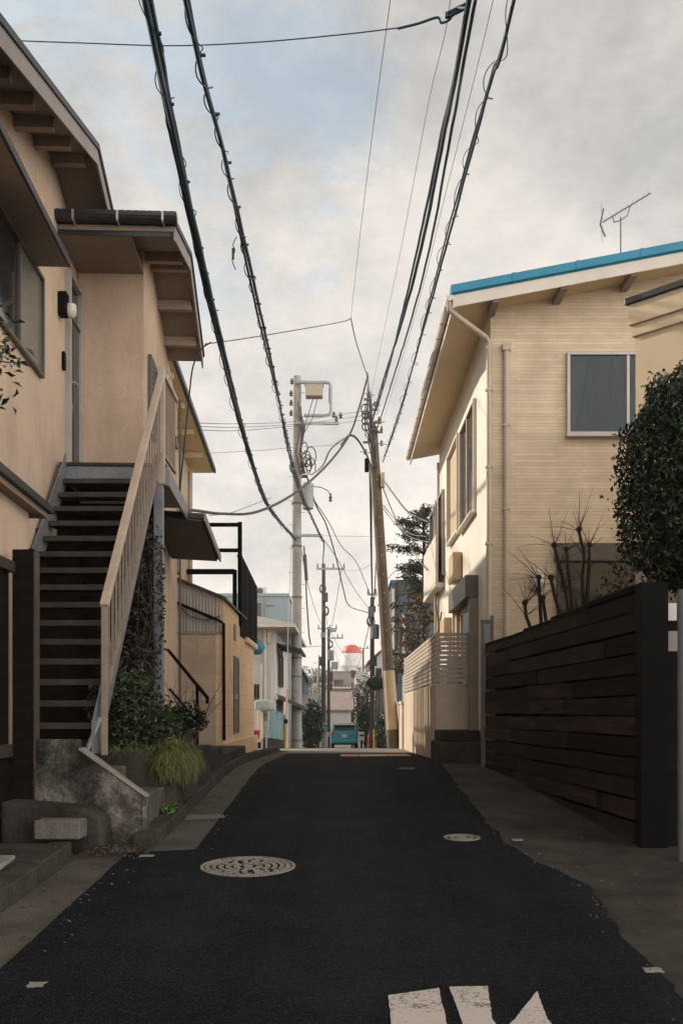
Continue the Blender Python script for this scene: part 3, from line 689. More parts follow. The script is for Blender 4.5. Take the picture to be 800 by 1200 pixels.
q.box(-2.95, -1.50, 9.05, 9.17, .45, 1.13); q.box(-1.62, -1.50, 9.17, 11.4, .45, 1.13); q.box(-2.95, -1.62, 11.28, 11.4, .45, 1.13)
q.build('planter_wall', M['conc'], PLN, bevel=.015)
q = MB(); q.box(-2.29, -1.621, 9.171, 11.279, .5, 1.08); q.build('soil', mat('dark_soil', (.03, .023, .017), .95, .5, 12, .8, 40), PLN)
q = MB(); q.box(-2.6, -1.52, 11.9, 12.7, .5, 1.06); q.box(-2.3, -1.50, 12.7, 15.6, .5, .98)
solo(q, 'entry_plinth', M['conc'], 'dark concrete block step beyond the planter, by the shed', 'step', bevel=.02)

# shed-side black handrail
hrl = MB(); p0 = P(197, 762, 13.0); p1 = P(243, 818, 11.7)
hrl.tube([p0, p0.lerp(p1, .5), p1, p1+Vector((.0, -.03, -.06))], .022, 8)
q0 = P(199, 808, 13.0); q1 = P(233, 848, 11.9); hrl.tube([q0, q1], .016, 8)
hr = thing('handrail', 'black metal handrail sloping down beside the block shed', 'handrail', P(232, 872, 11.95))
hrl.build('rail', M['blackmetal'], hr)
q = MB(); pp = P(231, 803, 11.98); q.tube([pp, (pp.x, pp.y, 1.0)], .02, 8); q.build('post', M['blackmetal'], hr)

# ---------------- gate post and wall on the near left
q = MB(); q.box(-2.60, -2.435, 7.86, 8.02, .5, 2.79)
gpz = thing('gate_post', 'tall dark wooden gate post in front of the outdoor stair', 'gate post', (-2.52, 7.94, .5))
q.build('post', M['dkwood'], gpz, bevel=.006)
q = MB(); q.box(-2.4345, -2.425, 7.88, 8.0, .55, 2.78); q.build('lit_edge', mat('lit_edge_brown', (.075, .05, .036), .7, .3, 4), gpz)  # lighter brown strip painting the lit right side of the post
fw = thing('garden_wall', 'dark timber garden wall with capped top at the left edge', 'wall', (-2.7, 6, .3))
q = MB(); q.box(-2.74, -2.62, 2.5, 7.84, .2, 2.60); q.build('panel', M['dkwood'], fw)
q = MB(); q.box(-2.79, -2.57, 2.5, 7.855, 2.60, 2.69); q.build('cap', mat('brown_cap', (.035, .025, .019), .7, .3, 3), fw, bevel=.01)
for y in (3.5, 4.9, 6.3, 7.6):
    q = MB(); q.box(-2.62, -2.60, y-.05, y+.05, .3, 2.6); q.build('batten', M['dkwood'], fw)
q = MB(); q.box(-2.62, -2.585, 2.5, 7.84, 1.15, 1.25); q.build('rail', mat('brown_cap', None), fw)

# ================================================================== HOUSE B (beyond)
hb = thing('house', 'cream house with yellow underside eave behind the block shed', 'house', (-5, 18, zg(18)))
q = MB(); q.extrude([(-3.05, 15.75, .3), (-3.05, 20.0, .3), (-3.05, 20.0, 6.40), (-3.05, 15.75, 6.92)], (-6, 0, 0)); q.build('wall', M['stuccoB'], hb)
q = MB(); q.extrude([(-2.62, 15.3, 7.10), (-2.60, 20.3, 6.48), (-2.60, 20.3, 6.42), (-2.62, 15.3, 7.04)], (-6.5, 0, 0)); rb = q.build('roof', M['darkroof'], hb)
q = MB(); q.extrude([(-2.64, 15.3, 7.035), (-2.62, 20.28, 6.415), (-2.62, 20.28, 6.38), (-2.64, 15.3, 7.0)], (-6.4, 0, 0)); q.build('soffit', M['soffit_cream'], rb)
q = MB(); q.bar((-2.60, 15.3, 7.05), (-2.585, 20.32, 6.43), .05, .09); q.build('gutter', M['gutter'], rb)
for y in (15.9, 17, 18.1, 19.2):
    q = MB(); z = 7.0-.124*(y-15.3); q.box(-3.1, -2.68, y-.04, y+.04, z-.10, z-.003); q.build('rafter', M['soffit_cream'], rb)
B1 = fr((-3.05, 0, 0), (0, 1, 0), (1, 0, 0))
window(hb, B1, 17.0, 18.2, 4.1, 5.2, frame=M['alu_dark'])
q = MB(B1); q.box(16.2, 16.24, 5.1, 5.16, 0, .3); q.box(16.1, 16.5, 5.3, 5.5, 0, .12); q.build('vent_hood', M['alu_dark'], hb)
q = MB(); q.tube([(-3.0, 19.8, 6.3), (-3.0, 19.8, .8)], .04, 8); q.build('downpipe', M['pipe'], hb)

# ================================================================== BLOCK SHED
sh = thing('shed', 'painted concrete block shed with corrugated gable and a narrow side door', 'shed', (-3, 19, zg(19)))
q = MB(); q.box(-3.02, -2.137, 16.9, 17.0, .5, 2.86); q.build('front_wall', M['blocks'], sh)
q = MB(); q.extrude([(-2.015, 16.9, .5), (-2.015, 22.9, .4), (-2.015, 22.9, 2.92), (-2.015, 20.6, 2.95), (-2.015, 20.6, 3.36), (-2.015, 16.9, 3.44)], (-.12, 0, 0)); q.build('side_wall', M['blocks_lit'], sh)
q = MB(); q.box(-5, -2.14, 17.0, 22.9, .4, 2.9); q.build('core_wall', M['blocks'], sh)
q = MB(); n = 60; vs = []
for i in range(n+1):
    x = -3.02+1.0*i/n; y = 16.895-.012*math.sin(i*1.9); vs += [(x, y, 2.86), (x, y, 3.86-(x+3.02)*.40)]
q.add(vs, [(2*i, 2*i+2, 2*i+3, 2*i+1) for i in range(n)]); q.extrude([(-3.02, 16.93, 2.86), (-2.14, 16.93, 2.86), (-2.14, 16.93, 3.46), (-3.02, 16.93, 3.82)], (0, .05, 0)); q.build('corrugated_gable', M['corr'], sh, recalc=True)
q = MB(); q.box(-3.02, -2.0, 16.875, 16.9, 2.83, 2.87); q.build('trim', M['barge'], sh)
q = MB(); q.extrude([(-3.1, 16.80, 3.92), (-1.96, 16.80, 3.455), (-1.96, 16.80, 3.415), (-3.1, 16.80, 3.88)], (0, 3.9, 0)); q.build('roof', M['darkroof'], sh)
q = MB(); q.box(-2.1, -1.93, 20.6, 23.0, 2.95, 3.06); q.build('parapet_cap', M['stuccoB'], sh, bevel=.01)
q = MB(); q.box(-2.03, -1.93, 16.85, 22.95, .5, .98); q.build('plinth', M['blocks_lit'], sh, bevel=.01)
q = MB(); q.tube([P(206, 706, 16.82), P(256, 727, 16.82), P(262, 731, 16.82), P(262.5, 868, 16.82)], .026, 8); q.build('drainpipe', M['blackmetal'], sh)
q = MB(); q.tube([P(210, 710, 16.84), P(222, 722, 16.84), P(240, 727, 16.84), P(258, 722, 16.84)], .012, 6); q.build('cable', M['wire_brown'], sh)
SHF = fr((-2.015, 0, 0), (0, 1, 0), (1, 0, 0))
q = MB(SHF); q.box(18.55, 18.62, 1.1, 2.55, 0, .03); q.box(19.3, 19.37, 1.1, 2.55, 0, .03); q.box(18.62, 19.3, 2.48, 2.55, 0, .03); dd = q.build('door', M['alu_dark'], sh)
q = MB(SHF); q.box(18.62, 19.3, 1.1, 2.48, .002, .012); q.build('door_leaf', M['alu_dark'], dd)
q = MB(SHF); q.box(18.7, 18.76, 1.75, 1.85, .012, .06); q.build('handle', M['alu'], dd)
q = MB(SHF); q.box(18.6, 18.85, 2.85, 3.15, .0, .02); q.build('side_vent', M['alu_dark'], sh)

# roof terrace fence on the shed
tf = thing('terrace_railing', 'black steel terrace frame with vertical screen above the block shed', 'railing', (-2.1, 20, 3.4))
for (px, y0, y1) in ((281, 612, 700), (275, 668, 700)):
    q = MB(); a = P(px, y0, 19.6); q.box(a.x-.04, a.x+.04, 19.56, 19.64, 3.2, a.z); q.build('post', M['blackmetal'], tf)
for (x0, x1, py, h) in ((222, 283, 615, .07), (222, 281, 645, .07), (204, 275, 670, .10)):
    q = MB(); a = P(x0, py, 19.6); b = P(x1, py, 19.6); q.box(a.x, b.x, 19.57, 19.63, a.z-h/2, a.z+h/2); q.build('rail', M['blackmetal'], tf)
for i in range(16):
    y = 19.75+i*.24; z = 4.66-i*.012
    q = MB(); q.box(-2.03, -1.99, y, y+(.125 if i % 5 else .2), 3.02, z); q.build('slat', M['blackmetal'], tf)
q = MB(); q.bar((-2.05, 19.7, 4.60), (-2.05, 23.5, 4.43), .03, .05); q.bar((-2.05, 19.7, 3.4), (-2.05, 23.5, 3.4), .03, .05); q.build('rail', M['blackmetal'], tf)
# blue sheet bundle behind the parapet
q = MB(); vs = blob_points(1, (0, 0, 0), (1, 1, 1))
bm = MB(); c0 = P(297.5, 757, 23.6)
prof = [(.02, -.22), (.16, -.18), (.24, -.05), (.22, .08), (.13, .18), (.02, .22)]
bm.lathe(c0, prof, 14); bm.smooth = True
bm.v = [p+Vector((mnoise.noise(p*6)*.07, mnoise.noise(p*6+Vector((5, 0, 0)))*.07, mnoise.noise(p*6+Vector((0, 5, 0)))*.05)) for p in bm.v]
bb = tag(bm.build('tarpaulin_bundle', M['bluebag'], None), 'bundled bright blue sheet at the far end of the shed parapet', 'tarpaulin')
q = MB(); q.box(-2.6, -2.10, 23.0, 23.6, .3, 2.90); 
solo(q, 'garden_wall', M['stuccoB'], 'short cream wall just beyond the block shed under the blue bundle', 'wall', bevel=.01)

# ================================================================== RIGHT HOUSE
hd = thing('house', 'cream tiled house with blue roof edge on the right', 'house', (4.5, 18, zg(18)))
XD = 2.14; YD = 14.3; YE = 21.8
q = MB(); q.extrude([(XD, YD, .3), (9, YD, .3), (9, YD, 8.75), (XD, YD, 7.42)], (0, .1, 0)); q.build('front_wall', M['tile'], hd)
q = MB(); q.box(XD, XD+.1, YD+.1, YE, .3, 7.42); q.build('street_wall', M['tile_lit'], hd)
q = MB(); q.box(XD+.1, 9, YE-.1, YE, .3, 7.42); q.build('rear_wall', M['tile_lit'], hd)
q = MB(); q.box(XD+.35, 8.9, YD+.15, YE-.15, .4, 7.1); q.build('core_wall', M['tile_lit'], hd)
RS = .19
zr = lambda x: 7.36+(x-1.54)*RS
q = MB(); q.extrude([(1.54, 13.72, zr(1.54)), (9.5, 13.72, zr(9.5)), (9.5, 13.72, zr(9.5)-.10), (1.54, 13.72, zr(1.54)-.10)], (0, 8.7, 0)); rf = q.build('roof', M['blue'], hd)
for i in range(9):   # blue capping segments along the rake
    x0 = 1.50+i*.88; x1 = x0+.885
    q = MB(); q.extrude([(x0, 13.68, zr(x0)+.03), (x1, 13.68, zr(x1)+.03), (x1, 13.68, zr(x1)-.085), (x0, 13.68, zr(x0)-.085)], (0, .16, 0)); 
    q.extrude([(x0+.84, 13.672, zr(x0+.84)+.037), (x1, 13.672, zr(x1)+.037), (x1, 13.672, zr(x1)-.088), (x0+.84, 13.672, zr(x0+.84)-.088)], (0, .17, 0))
    q.build('ridge_cap', M['blue'], rf, bevel=.006)
q = MB(); q.extrude([(1.56, 13.72, zr(1.56)-.105), (9.4, 13.72, zr(9.4)-.105), (9.4, 13.72, zr(9.4)-.27), (1.56, 13.72, zr(1.56)-.27)], (0, .03, 0)); q.build('bargeboard', M['white'], rf, bevel=.004)
q = MB(); q.extrude([(1.56, 13.755, zr(1.56)-.15), (9.4, 13.755, zr(9.4)-.15), (9.4, 13.755, zr(9.4)-.19), (1.56, 13.755, zr(1.56)-.19)], (0, 8.6, 0)); q.build('soffit', M['soffit_cream'], rf)
for px in (577, 655, 735):
    a = PX(px, 14.1); z = zr(a)-.19
    q = MB(); q.extrude([(a-.05, 13.76, z), (a+.05, 13.76, z+.019), (a+.05, 13.76, z-.10), (a-.05, 13.76, z-.11)], (0, .55, 0)); q.build('rafter', M['barge'], rf)
q = MB(); q.box(1.535, 1.56, 13.72, 22.4, zr(1.54)-.28, zr(1.54)-.11); fa = q.build('fascia', M['white'], rf)
gt = MB(); gt.extrude([(1.49+a_*.9, 13.70, zr(1.54)-.11+b_*.9) for a_, b_ in prof and [(math.cos(t)*.06, -math.sin(t)*.09) for t in [math.pi*i/8 for i in range(9)]]], (0, 8.7, 0)); gtt = gt.build('gutter', M['white'], rf)
for i in range(15):
    q = MB(); y = 13.9+i*.58; q.box(1.432, 1.50, y-.015, y+.015, zr(1.54)-.215, zr(1.54)-.20); q.build('bracket', M['alu'], gtt)
# downpipes
q = MB(); q.tube([(1.49, 13.76, 7.17), (1.49, 13.77, 7.08), (1.60, 13.85, 7.02), (2.05, 14.20, 6.86), (2.11, 14.24, 6.80), (2.11, 14.24, 1.0)], .040, 10)
for z in (6.1, 5.0, 3.9, 2.8): q.box(2.06, 2.16, 14.2, 14.3, z, z+.03)
q.build('downpipe', M['pipe'], hd)
q = MB(); q.tube([(2.36, 14.255, 6.70), (2.36, 14.255, 2.0)], .042, 10); q.box(2.30, 2.42, 14.20, 14.3, 6.68, 6.78)
for z in (5.6, 4.4, 3.2): q.box(2.31, 2.41, 14.21, 14.3, z, z+.025)
q.build('downpipe', M['pipe'], hd)
FD = fr((0, YD, 0), (1, 0, 0), (0, -1, 0))
window(hd, FD, 3.27, 4.62, 5.52, 6.62, split=[4.10], frame=M['alu'], curtain=True, fw=.045, depth=.07, sill=True)
# ground floor shutter box + dark opening on the front
q = MB(FD); q.box(3.05, 4.7, 3.66, 3.92, 0, .10); sx = q.build('shutter_box', M['alu_dark'], hd, bevel=.01)
q = MB(FD); q.box(3.09, 3.13, 2.0, 3.66, 0, .06); q.build('shutter_rail', M['alu_dark'], sx)
q = MB(FD); q.box(4.64, 4.68, 2.0, 3.66, 0, .06); q.build('shutter_rail', M['alu_dark'], sx)
q = MB(FD); q.box(3.13, 4.64, 2.0, 3.66, .002, .01); q.build('pane', M['glassdark'], sx)
q = MB(FD); q.box(2.72, 2.86, 3.24, 3.30, 0, .10); wl = q.build('wall_lamp', M['alu'], hd, bevel=.01)
gl = MB(); gl.lathe((2.79, YD-.11, 3.26), [(.04, 0), (.085, .04), (.10, .14), (.085, .24), (.03, .27)], 14); gl.smooth = True; gl.build('lamp_shade', M['lamp'], wl)
# street facade
SD = fr((XD, 0, 0), (0, -1, 0), (-1, 0, 0))    # x = -Y
def yx(px): return -(XD*F/(px-400))            # local a of a pixel column on the street facade
for (p0_, p1_, b0, b1) in ((541.5, 557.5, 4.75, 6.45),):
    window(hd, SD, yx(p0_), yx(p1_), b0, b1, panes=2, frame=M['white'], fw=.045, depth=.055)
# recessed tan niche beside it
q = MB(SD); q.box(yx(528), yx(540.5), 4.75, 4.80, 0, .09); q.box(yx(528), yx(540.5), 6.45, 6.50, 0, .09); q.box(yx(528), yx(528)+.05, 4.8, 6.45, 0, .09); q.box(yx(540.5)-.05, yx(540.5), 4.8, 6.45, 0, .09)
nb = q.build('window', M['white'], hd)
q = MB(SD); q.box(yx(528)+.05, yx(540.5)-.05, 4.8, 6.45, .002, .02); q.build('shutter', M['tan'], nb)
for i in range(18):
    pass
# bay with railing
ybay0, ybay1 = yx(505.5), yx(521)
q = MB(SD); q.box(ybay0, ybay1, 4.1, 4.20, 0, .20); by2 = q.build('window_balcony', M['white'], hd, bevel=.01)
q = MB(SD); q.box(ybay0, ybay1, 4.22, 5.2, .17, .19); q.build('balcony_panel', M['white'], by2)
for i in range(8):
    a = ybay0+(ybay1-ybay0)*i/7; q = MB(SD); q.box(a-.015, a+.015, 4.20, 6.0 if i > 4 else 5.25, .14, .165); q.build('bar', M['white'], by2)
window(hd, SD, ybay0+.1, ybay1-.1, 4.4, 6.1, frame=M['alu'], sill=False)
q = MB(SD); q.box(yx(536), yx(541.5), 3.85, 4.35, 0, .17); vh = q.build('vent_hood', M['tan'], hd, bevel=.02)
q = MB(SD); q.box(yx(538), yx(540.5), 2.6, 3.85, 0, .09); q.build('duct', M['tan'], vh)
q = MB(SD); q.box(yx(527), yx(532.5), 2.9, 3.3, 0, .2); mb_ = q.build('meter_box', M['tan'], hd, bevel=.01)
q = MB(SD); q.box(yx(530.5), yx(532.5), 1.3, 2.9, 0, .12); q.build('conduit', M['tan'], mb_)
q = MB(SD); q.tube([(yx(516), 6.9, .05), (yx(516), 5.0, .05), (yx(516), 1.2, .05)], .03, 8); q.build('downpipe', M['pipe'], hd)
# entrance surround + door
e0, e1 = yx(538), yx(560)
q = MB(SD); q.box(e0, e1, 3.30, 3.66, 0, .20); es = q.build('porch_surround', M['alu_dark'], hd, bevel=.012)
q = MB(SD); q.box(e1-.20, e1, .7, 3.30, 0, .13); q.build('porch_side', mat('grey_brown_panel', (.21, .175, .15), .6, .15, 3), es, bevel=.01)
q = MB(SD); q.box(e0, e0+.07, .7, 3.30, 0, .13); q.build('porch_side', M['white'], es)
q = MB(SD); q.box(e0+.07, e1-.20, .9, 3.30, .004, .03); dr = q.build('door', M['tan'], hd)
q = MB(SD); q.box(e1-.56, e1-.52, 1.7, 2.2, .03, .09); q.build('handle', M['alu'], dr, bevel=.005)
q = MB(SD); q.box(e0+.5, e1-.25, 1.0, 3.2, .031, .036); q.build('door_glass', M['glassdark'], dr)
# services loops at the far corner
q = MB(); q.tube([(XD-.03, YE-.2, 4.2), (XD-.12, YE-.4, 3.9), (XD-.06, YE-.6, 3.3), (XD-.04, YE-.7, 2.8), (XD-.14, YE-.9, 3.0), (XD-.05, YE-1.0, 3.6)], .018, 6); q.build('service_cable', M['wire_brown'], hd)
# corner yellow trim
q = MB(); q.box(XD-.10, XD+.002, YE, YE+.12, .8, 5.4); q.build('corner_duct', M['tan'], hd)

# antenna on roof
an = thing('tv_antenna', 'thin metal television antenna standing on the blue edged roof', 'antenna', (PX(727, 16), 16, zr(PX(727, 16))))
A = lambda px, py, dy=0: P(px, py, 16+dy)
q = MB(); q.tube([(PX(727, 16), 16, zr(4.4)-.15), A(727, 254)], .012, 6); q.build('mast', M['wire_grey'], an)
q = MB(); q.tube([A(706, 260), A(762, 226)], .011, 6); q.build('boom', M['wire_grey'], an)
q = MB(); q.tube([A(703, 263), A(707, 244)], .014, 6); q.tube([A(703, 263), A(709, 277)], .014, 6); q.build('reflector', M['wire_grey'], an)
q = MB(); q.tube([A(719, 260), A(727, 258), A(735, 252), A(738, 241)], .009, 6); q.tube([A(719, 260), A(718, 254)], .009, 6); q.build('brace', M['wire_grey'], an)
for i in range(9):
    f = (i+.5)/9; c = A(706, 260).lerp(A(762, 226), f); q = MB(); q.tube([c+Vector((-.02, -.12, .0)), c+Vector((.02, .12, 0))], .0022, 5); q.build('element', M['wire_grey'], an)
for py in (244, 251, 263, 270, 277):
    c = A(705, py); q = MB(); q.tube([c+Vector((-.07, -.2, .0)), c+Vector((.07, .2, 0))], .0025, 5); q.build('element', M['wire_grey'], an)

# ---------------- porch wall and slat fence
pw = thing('porch_wall', 'cream rendered porch wall topped by a grey slatted screen', 'wall', (1.8, 18, zg(17)))
q = MB(); q.box(1.54, 2.10, 16.3, 16.42, .6, 1.97); q.box(1.54, 1.66, 16.42, 24.6, .2, 1.97); bw = q.build('base_wall', M['conc_wall'], pw, bevel=.012)
for i in range(5):
    q = MB(); q.box(1.53, 1.545, 17.1+i*.55, 17.13+i*.55, .7, 1.95); q.build('joint', mat('wall_joint', (.38, .31, .24), .9), bw)
SP = fr((1.56, 0, 0), (0, -1, 0), (-1, 0, 0))
for y in (16.33, 18.4, 20.5, 22.6, 24.5):
    q = MB(); q.box(1.56, 1.61, y-.025, y+.025, 1.9, 2.82); q.build('screen_post', M['slat'], pw)
q = MB(); q.box(2.05, 2.10, 16.30, 16.35, 1.9, 2.82); q.build('screen_post', M['slat'], pw)
for i in range(11):
    z = 1.995+i*.075
    q = MB(); q.box(1.535, 1.56, 16.30, 24.5, z, z+.058); q.box(1.56, 2.10, 16.28, 16.302, z, z+.058); q.build('slat', M['slat'], pw)
stp = MB(); stp.box(1.46, 2.13, 14.95, 16.28, .6, 1.05); stp.box(1.52, 2.13, 15.3, 16.28, 1.05, 1.22)
solo(stp, 'entry_step', M['conc'], 'dark stone step block at the foot of the porch wall', 'step', bevel=.02)
q = MB(); q.box(1.50, 1.62, 24.7, 27.5, .2, 1.7); q.box(1.48, 1.64, 24.65, 27.55, 1.7, 1.78)
solo(q, 'garden_wall', M['conc_wall'], 'short cream wall between the slatted porch and the leaning pole', 'wall', bevel=.01)
q = MB(); q.extrude([(1.9, 15.9, .6), (1.9, 16.2, .6), (1.9, 16.2, 2.6), (1.9, 15.9, 2.6)], (.04, 0, 0)) if False else None
# grey side door between porch and wood fence
sd = thing('side_gate', 'narrow grey metal gate between the tiled house and the wooden fence', 'gate', (2.0, 14.05, zg(14)))
q = MB(); q.box(1.955, 2.0, 13.95, 14.0, .7, 2.78); q.box(2.09, 2.13, 13.95, 14.0, .7, 2.86); q.box(1.955, 2.13, 13.945, 14.005, 2.74, 2.80); q.build('gate_frame', M['alu_dark'], sd)
q = MB(); q.box(2.0, 2.09, 13.965, 13.985, .75, 2.72); q.build('gate_leaf', M['steel'], sd)
q = MB(); q.tube([(2.02, 13.96, 1.75), (2.02, 13.92, 1.75), (2.05, 13.915, 1.75)], .012, 6); q.build('handle', M['alu'], sd)

# ---------------- wooden fence
wf = thing('wooden_fence', 'dark brown horizontal board fence along the right side of the road', 'fence', (2.2, 11, zg(11)))
A0 = Vector((2.36, 7.95, 0)); A1 = Vector((2.02, 13.85, 0)); dirf = (A1-A0).normalized(); nrm = Vector((-dirf.y, dirf.x, 0))
Lf = (A1-A0).length
seglen = [0, 1.15, 2.3, 3.4, 4.5, Lf]
zt0 = 2.44
for i in range(5):
    a_, b_ = A0+dirf*seglen[i], A0+dirf*seglen[i+1]
    q = MB(); c = a_-nrm*.05; q.box(c.x-.04, c.x+.04, c.y-.04, c.y+.04, .2, 2.42); q.build('post', M['dkwood'], wf)
nb_ = 12
for i in range(nb_):
    z0 = zg(8)+.02+i*.168
    # boards are level: each run made of a few boards of differing shade, butted end to end
    cuts = [0]+sorted(random.uniform(.7, Lf-.7) for _ in range(3))+[Lf]
    for k in range(len(cuts)-1):
        if cuts[k+1]-cuts[k] < .05: continue
        a_ = A0+dirf*(cuts[k]+.002); b_ = A0+dirf*(cuts[k+1]-.002); dz = random.uniform(-.010, .010); dn = random.uniform(-.006, .006)
        q = MB(); o_ = nrm*(.012+dn)
        hgt = .150 if i < nb_-1 else .140
        zz = z0+dz
        q.bar(a_+o_+Vector((0, 0, zz+hgt/2)), b_+o_+Vector((0, 0, zz+hgt/2)), .022, hgt)
        q.build('board', M['fencewood'], wf, bevel=.003)
q = MB(); a_ = A0+Vector((0, 0, 1.4)); b_ = A1+Vector((0, 0, 1.4)); q.bar(a_-nrm*.115+Vector((0, 0, -.05)), b_-nrm*.115+Vector((0, 0, -.05)), .03, 2.1); q.build('backing', M['blackmetal'], wf)
for i, (s0, s1) in enumerate(zip([0, 1.2, 2.5, 3.7], [1.2, 2.5, 3.7, Lf])):
    a_ = A0+dirf*s0; b_ = A0+dirf*s1; z = zt0+.055-.022*i
    q = MB(); q.bar(a_+Vector((0, 0, z))-nrm*.04, b_+Vector((0, 0, z))-nrm*.04, .13, .05); q.build('cap_board', M['dkwood'], wf, bevel=.004)
# dark gate post/panel and pale pole at the right edge
gp2 = thing('garden_gate', 'black gate panel closing the near end of the wooden fence', 'gate', (2.5, 7.8, zg(7.8)))
q = MB(); q.box(2.335, 2.555, 7.78, 7.92, .3, 2.52); q.build('panel', M['blackmetal'], gp2, bevel=.005)
q = MB(); q.box(2.553, 2.8, 7.84, 7.90, .45, 2.35); q.build('panel', M['dkwood'], gp2)
q = MB(); q.box(2.565, 2.635, 7.825, 7.838, 2.22, 2.36); q.build('notice_plate', M['alu'], gp2, bevel=.003)
q = MB(); q.box(2.565, 2.64, 7.825, 7.838, 1.98, 2.14); q.build('notice_plate', M['barge'], gp2, bevel=.003)
q = MB(); q.tube([(2.52, 7.3, .3), (2.52, 7.3, 2.40)], .055, 16)
solo(q, 'metal_post', mat('blue_grey_post', (.15, .17, .19), .5, .15, 4), 'pale blue grey metal post at the right edge of the picture', 'post')

# ---------------- neighbour (buff stucco) at the right edge
hE = thing('house', 'buff stucco building with stepped cornice behind the round bush', 'house', (3.3, 11, zg(11)))
EA = Matrix.Translation((3.10, 10.5, 0)) @ Matrix.Rotation(R(-47), 4, 'Z')
q = MB(EA); q.box(0, 4, 0, 3.0, .3, 5.62); q.build('wall', M['stuccoE'], hE)
for (o_, z0, z1, m_) in ((.03, 5.46, 5.58, 'stuccoE'), (.055, 5.58, 5.80, 'stuccoE'), (.085, 5.80, 5.87, 'gutter')):
    q = MB(EA); q.box(-o_, 4.1, -o_, 3+o_, z0+.002, z1); q.build('cornice', M[m_], hE, bevel=.008)
# ================================================================== PLANTS
def plant(name, label, cat, base, leafpts, size, leafm, trunks=None, trunk_r=(.03, .008), barkm=None, part='crown', jitter=.7, aspect=2.0, group=None):
    t = thing(name, label, cat, base, group)
    lb = MB(); leaf_quads(lb, leafpts, size, jitter, aspect=aspect); lb.build(part, leafm, t, recalc=False, smooth=False)
    if trunks:
        b = MB(); limbs(b, base, trunks, trunk_r[0], trunk_r[1]); b.build('trunk', barkm or M['bark'], t)
    return t
# round camellia
BC = (3.17, 8.55, 3.50)
pts = blob_points(28000, BC, (.76, .76, 1.12), .14, .45, 2, 2.0, gap=-.9)
pts += blob_points(2200, (3.40, 8.5, 2.72), (.80, .6, .45), .3, .6, 5, 2)
tips = [Vector(BC)+Vector((random.uniform(-.5, .5), random.uniform(-.5, .5), random.uniform(-.2, .95))) for _ in range(14)]
plant('camellia_bush', 'large rounded glossy evergreen bush rising above the fence on the right', 'bush', (3.17, 8.6, .6), pts, .054, M['leaf'], tips, (.05, .008), jitter=.55)
cb = [o for o in bpy.data.objects if o.name == 'camellia_bush'][0]
lt = [(p, d) for p, d in blob_points(1500, BC, (.80, .80, 1.17), .16, .08, 2, 2.0, gap=-.9)]
for _ in range(34):
    p, d = blob_points(1, BC, (.76, .76, 1.12), .14, .05, 2, 2.0, gap=-.9)[0]; d2 = (d+Vector((0, 0, .6))).normalized()
    for k in range(9): lt.append((p+d2*(.02+.022*k)+Vector((random.gauss(0, .015), random.gauss(0, .015), 0)), d2+Vector((random.gauss(0, .6), random.gauss(0, .6), 0))))
lb = MB(); leaf_quads(lb, lt, .055, .6); lb.build('young_leaves', mat('fresh_glossy_leaf', (.022, .048, .014), .32, .4, 2, island=.6), cb, recalc=False, smooth=False)
# pruned bare shrub
def pruned(label, stems, base):
    t = thing('pruned_shrub', label, 'shrub', base, 'bare pruned shrubs behind the wooden fence')
    b = MB(); tw = MB()
    for st in stems:
        pts_ = [P(px, py, Y) for px, py, Y in st]; n = len(pts_)
        full = [Vector(base)]+pts_
        b.tube(full, [.034]+[.026-.006*i/n for i in range(n)], 7)
        e = pts_[-1]; b.lathe(e+Vector((0, 0, -.02)), [(.022, 0), (.040, .03), (.036, .06), (.012, .075)], 8)
        for p in pts_[1:]:
            for _ in range(4):
                d = Vector((random.uniform(-1, 1), random.uniform(-.6, .6), random.uniform(.2, 1.2))).normalized()*random.uniform(.15, .6)
                tw.tube([p, p+d*.5+Vector((0, 0, .02)), p+d], [.006, .004, .002], 4)
        for _ in range(4):
            d = Vector((random.uniform(-1, 1), random.uniform(-.5, .5), random.uniform(-.1, 1.1))).normalized()*random.uniform(.2, .65)
            tw.tube([e, e+d*.5+Vector((random.uniform(-.04, .04), 0, .03)), e+d], [.0045, .003, .0015], 4)
    b.build('stem', M['twig'], t); tw.build('twigs', M['twig'], t)
pruned('bare pruned shrub with tall knobbly stems under the big window', [[(670, 740, 13), (662, 690, 13), (655, 662, 13), (649, 640, 13)], [(672, 730, 13), (668, 690, 13.1), (663, 645, 13.1)],
   [(684, 730, 12.9), (682, 680, 12.9), (684, 650, 12.9), (678, 622, 12.9)], [(686, 720, 12.9), (690, 665, 12.8), (690, 640, 12.8)], [(660, 735, 13), (650, 700, 13), (645, 678, 13)]], (3.05, 13.0, 1.2))
pruned('smaller bare pruned shrub standing over the left end of the wooden fence', [[(634, 735, 13.2), (632, 700, 13.2), (631, 678, 13.2)], [(622, 738, 13.2), (616, 722, 13.2), (615, 708, 13.2)], [(640, 730, 13.2), (636, 702, 13.2)]], (2.66, 13.2, 1.3))
# dark hedge mass at the base of the right yard, behind fence
pts = blob_points(3800, (3.9, 11.8, 2.45), (.95, .7, .95), .3, .5, 8, 1.5)
plant('garden_shrub', 'dark leafy shrub behind the fence between bare shrubs and round bush', 'shrub', (3.9, 11.8, .7), pts, .075, M['leaf'], [(3.6, 11.8, 2.8), (4.1, 11.7, 2.9), (3.9, 12, 3.0)], (.04, .01))
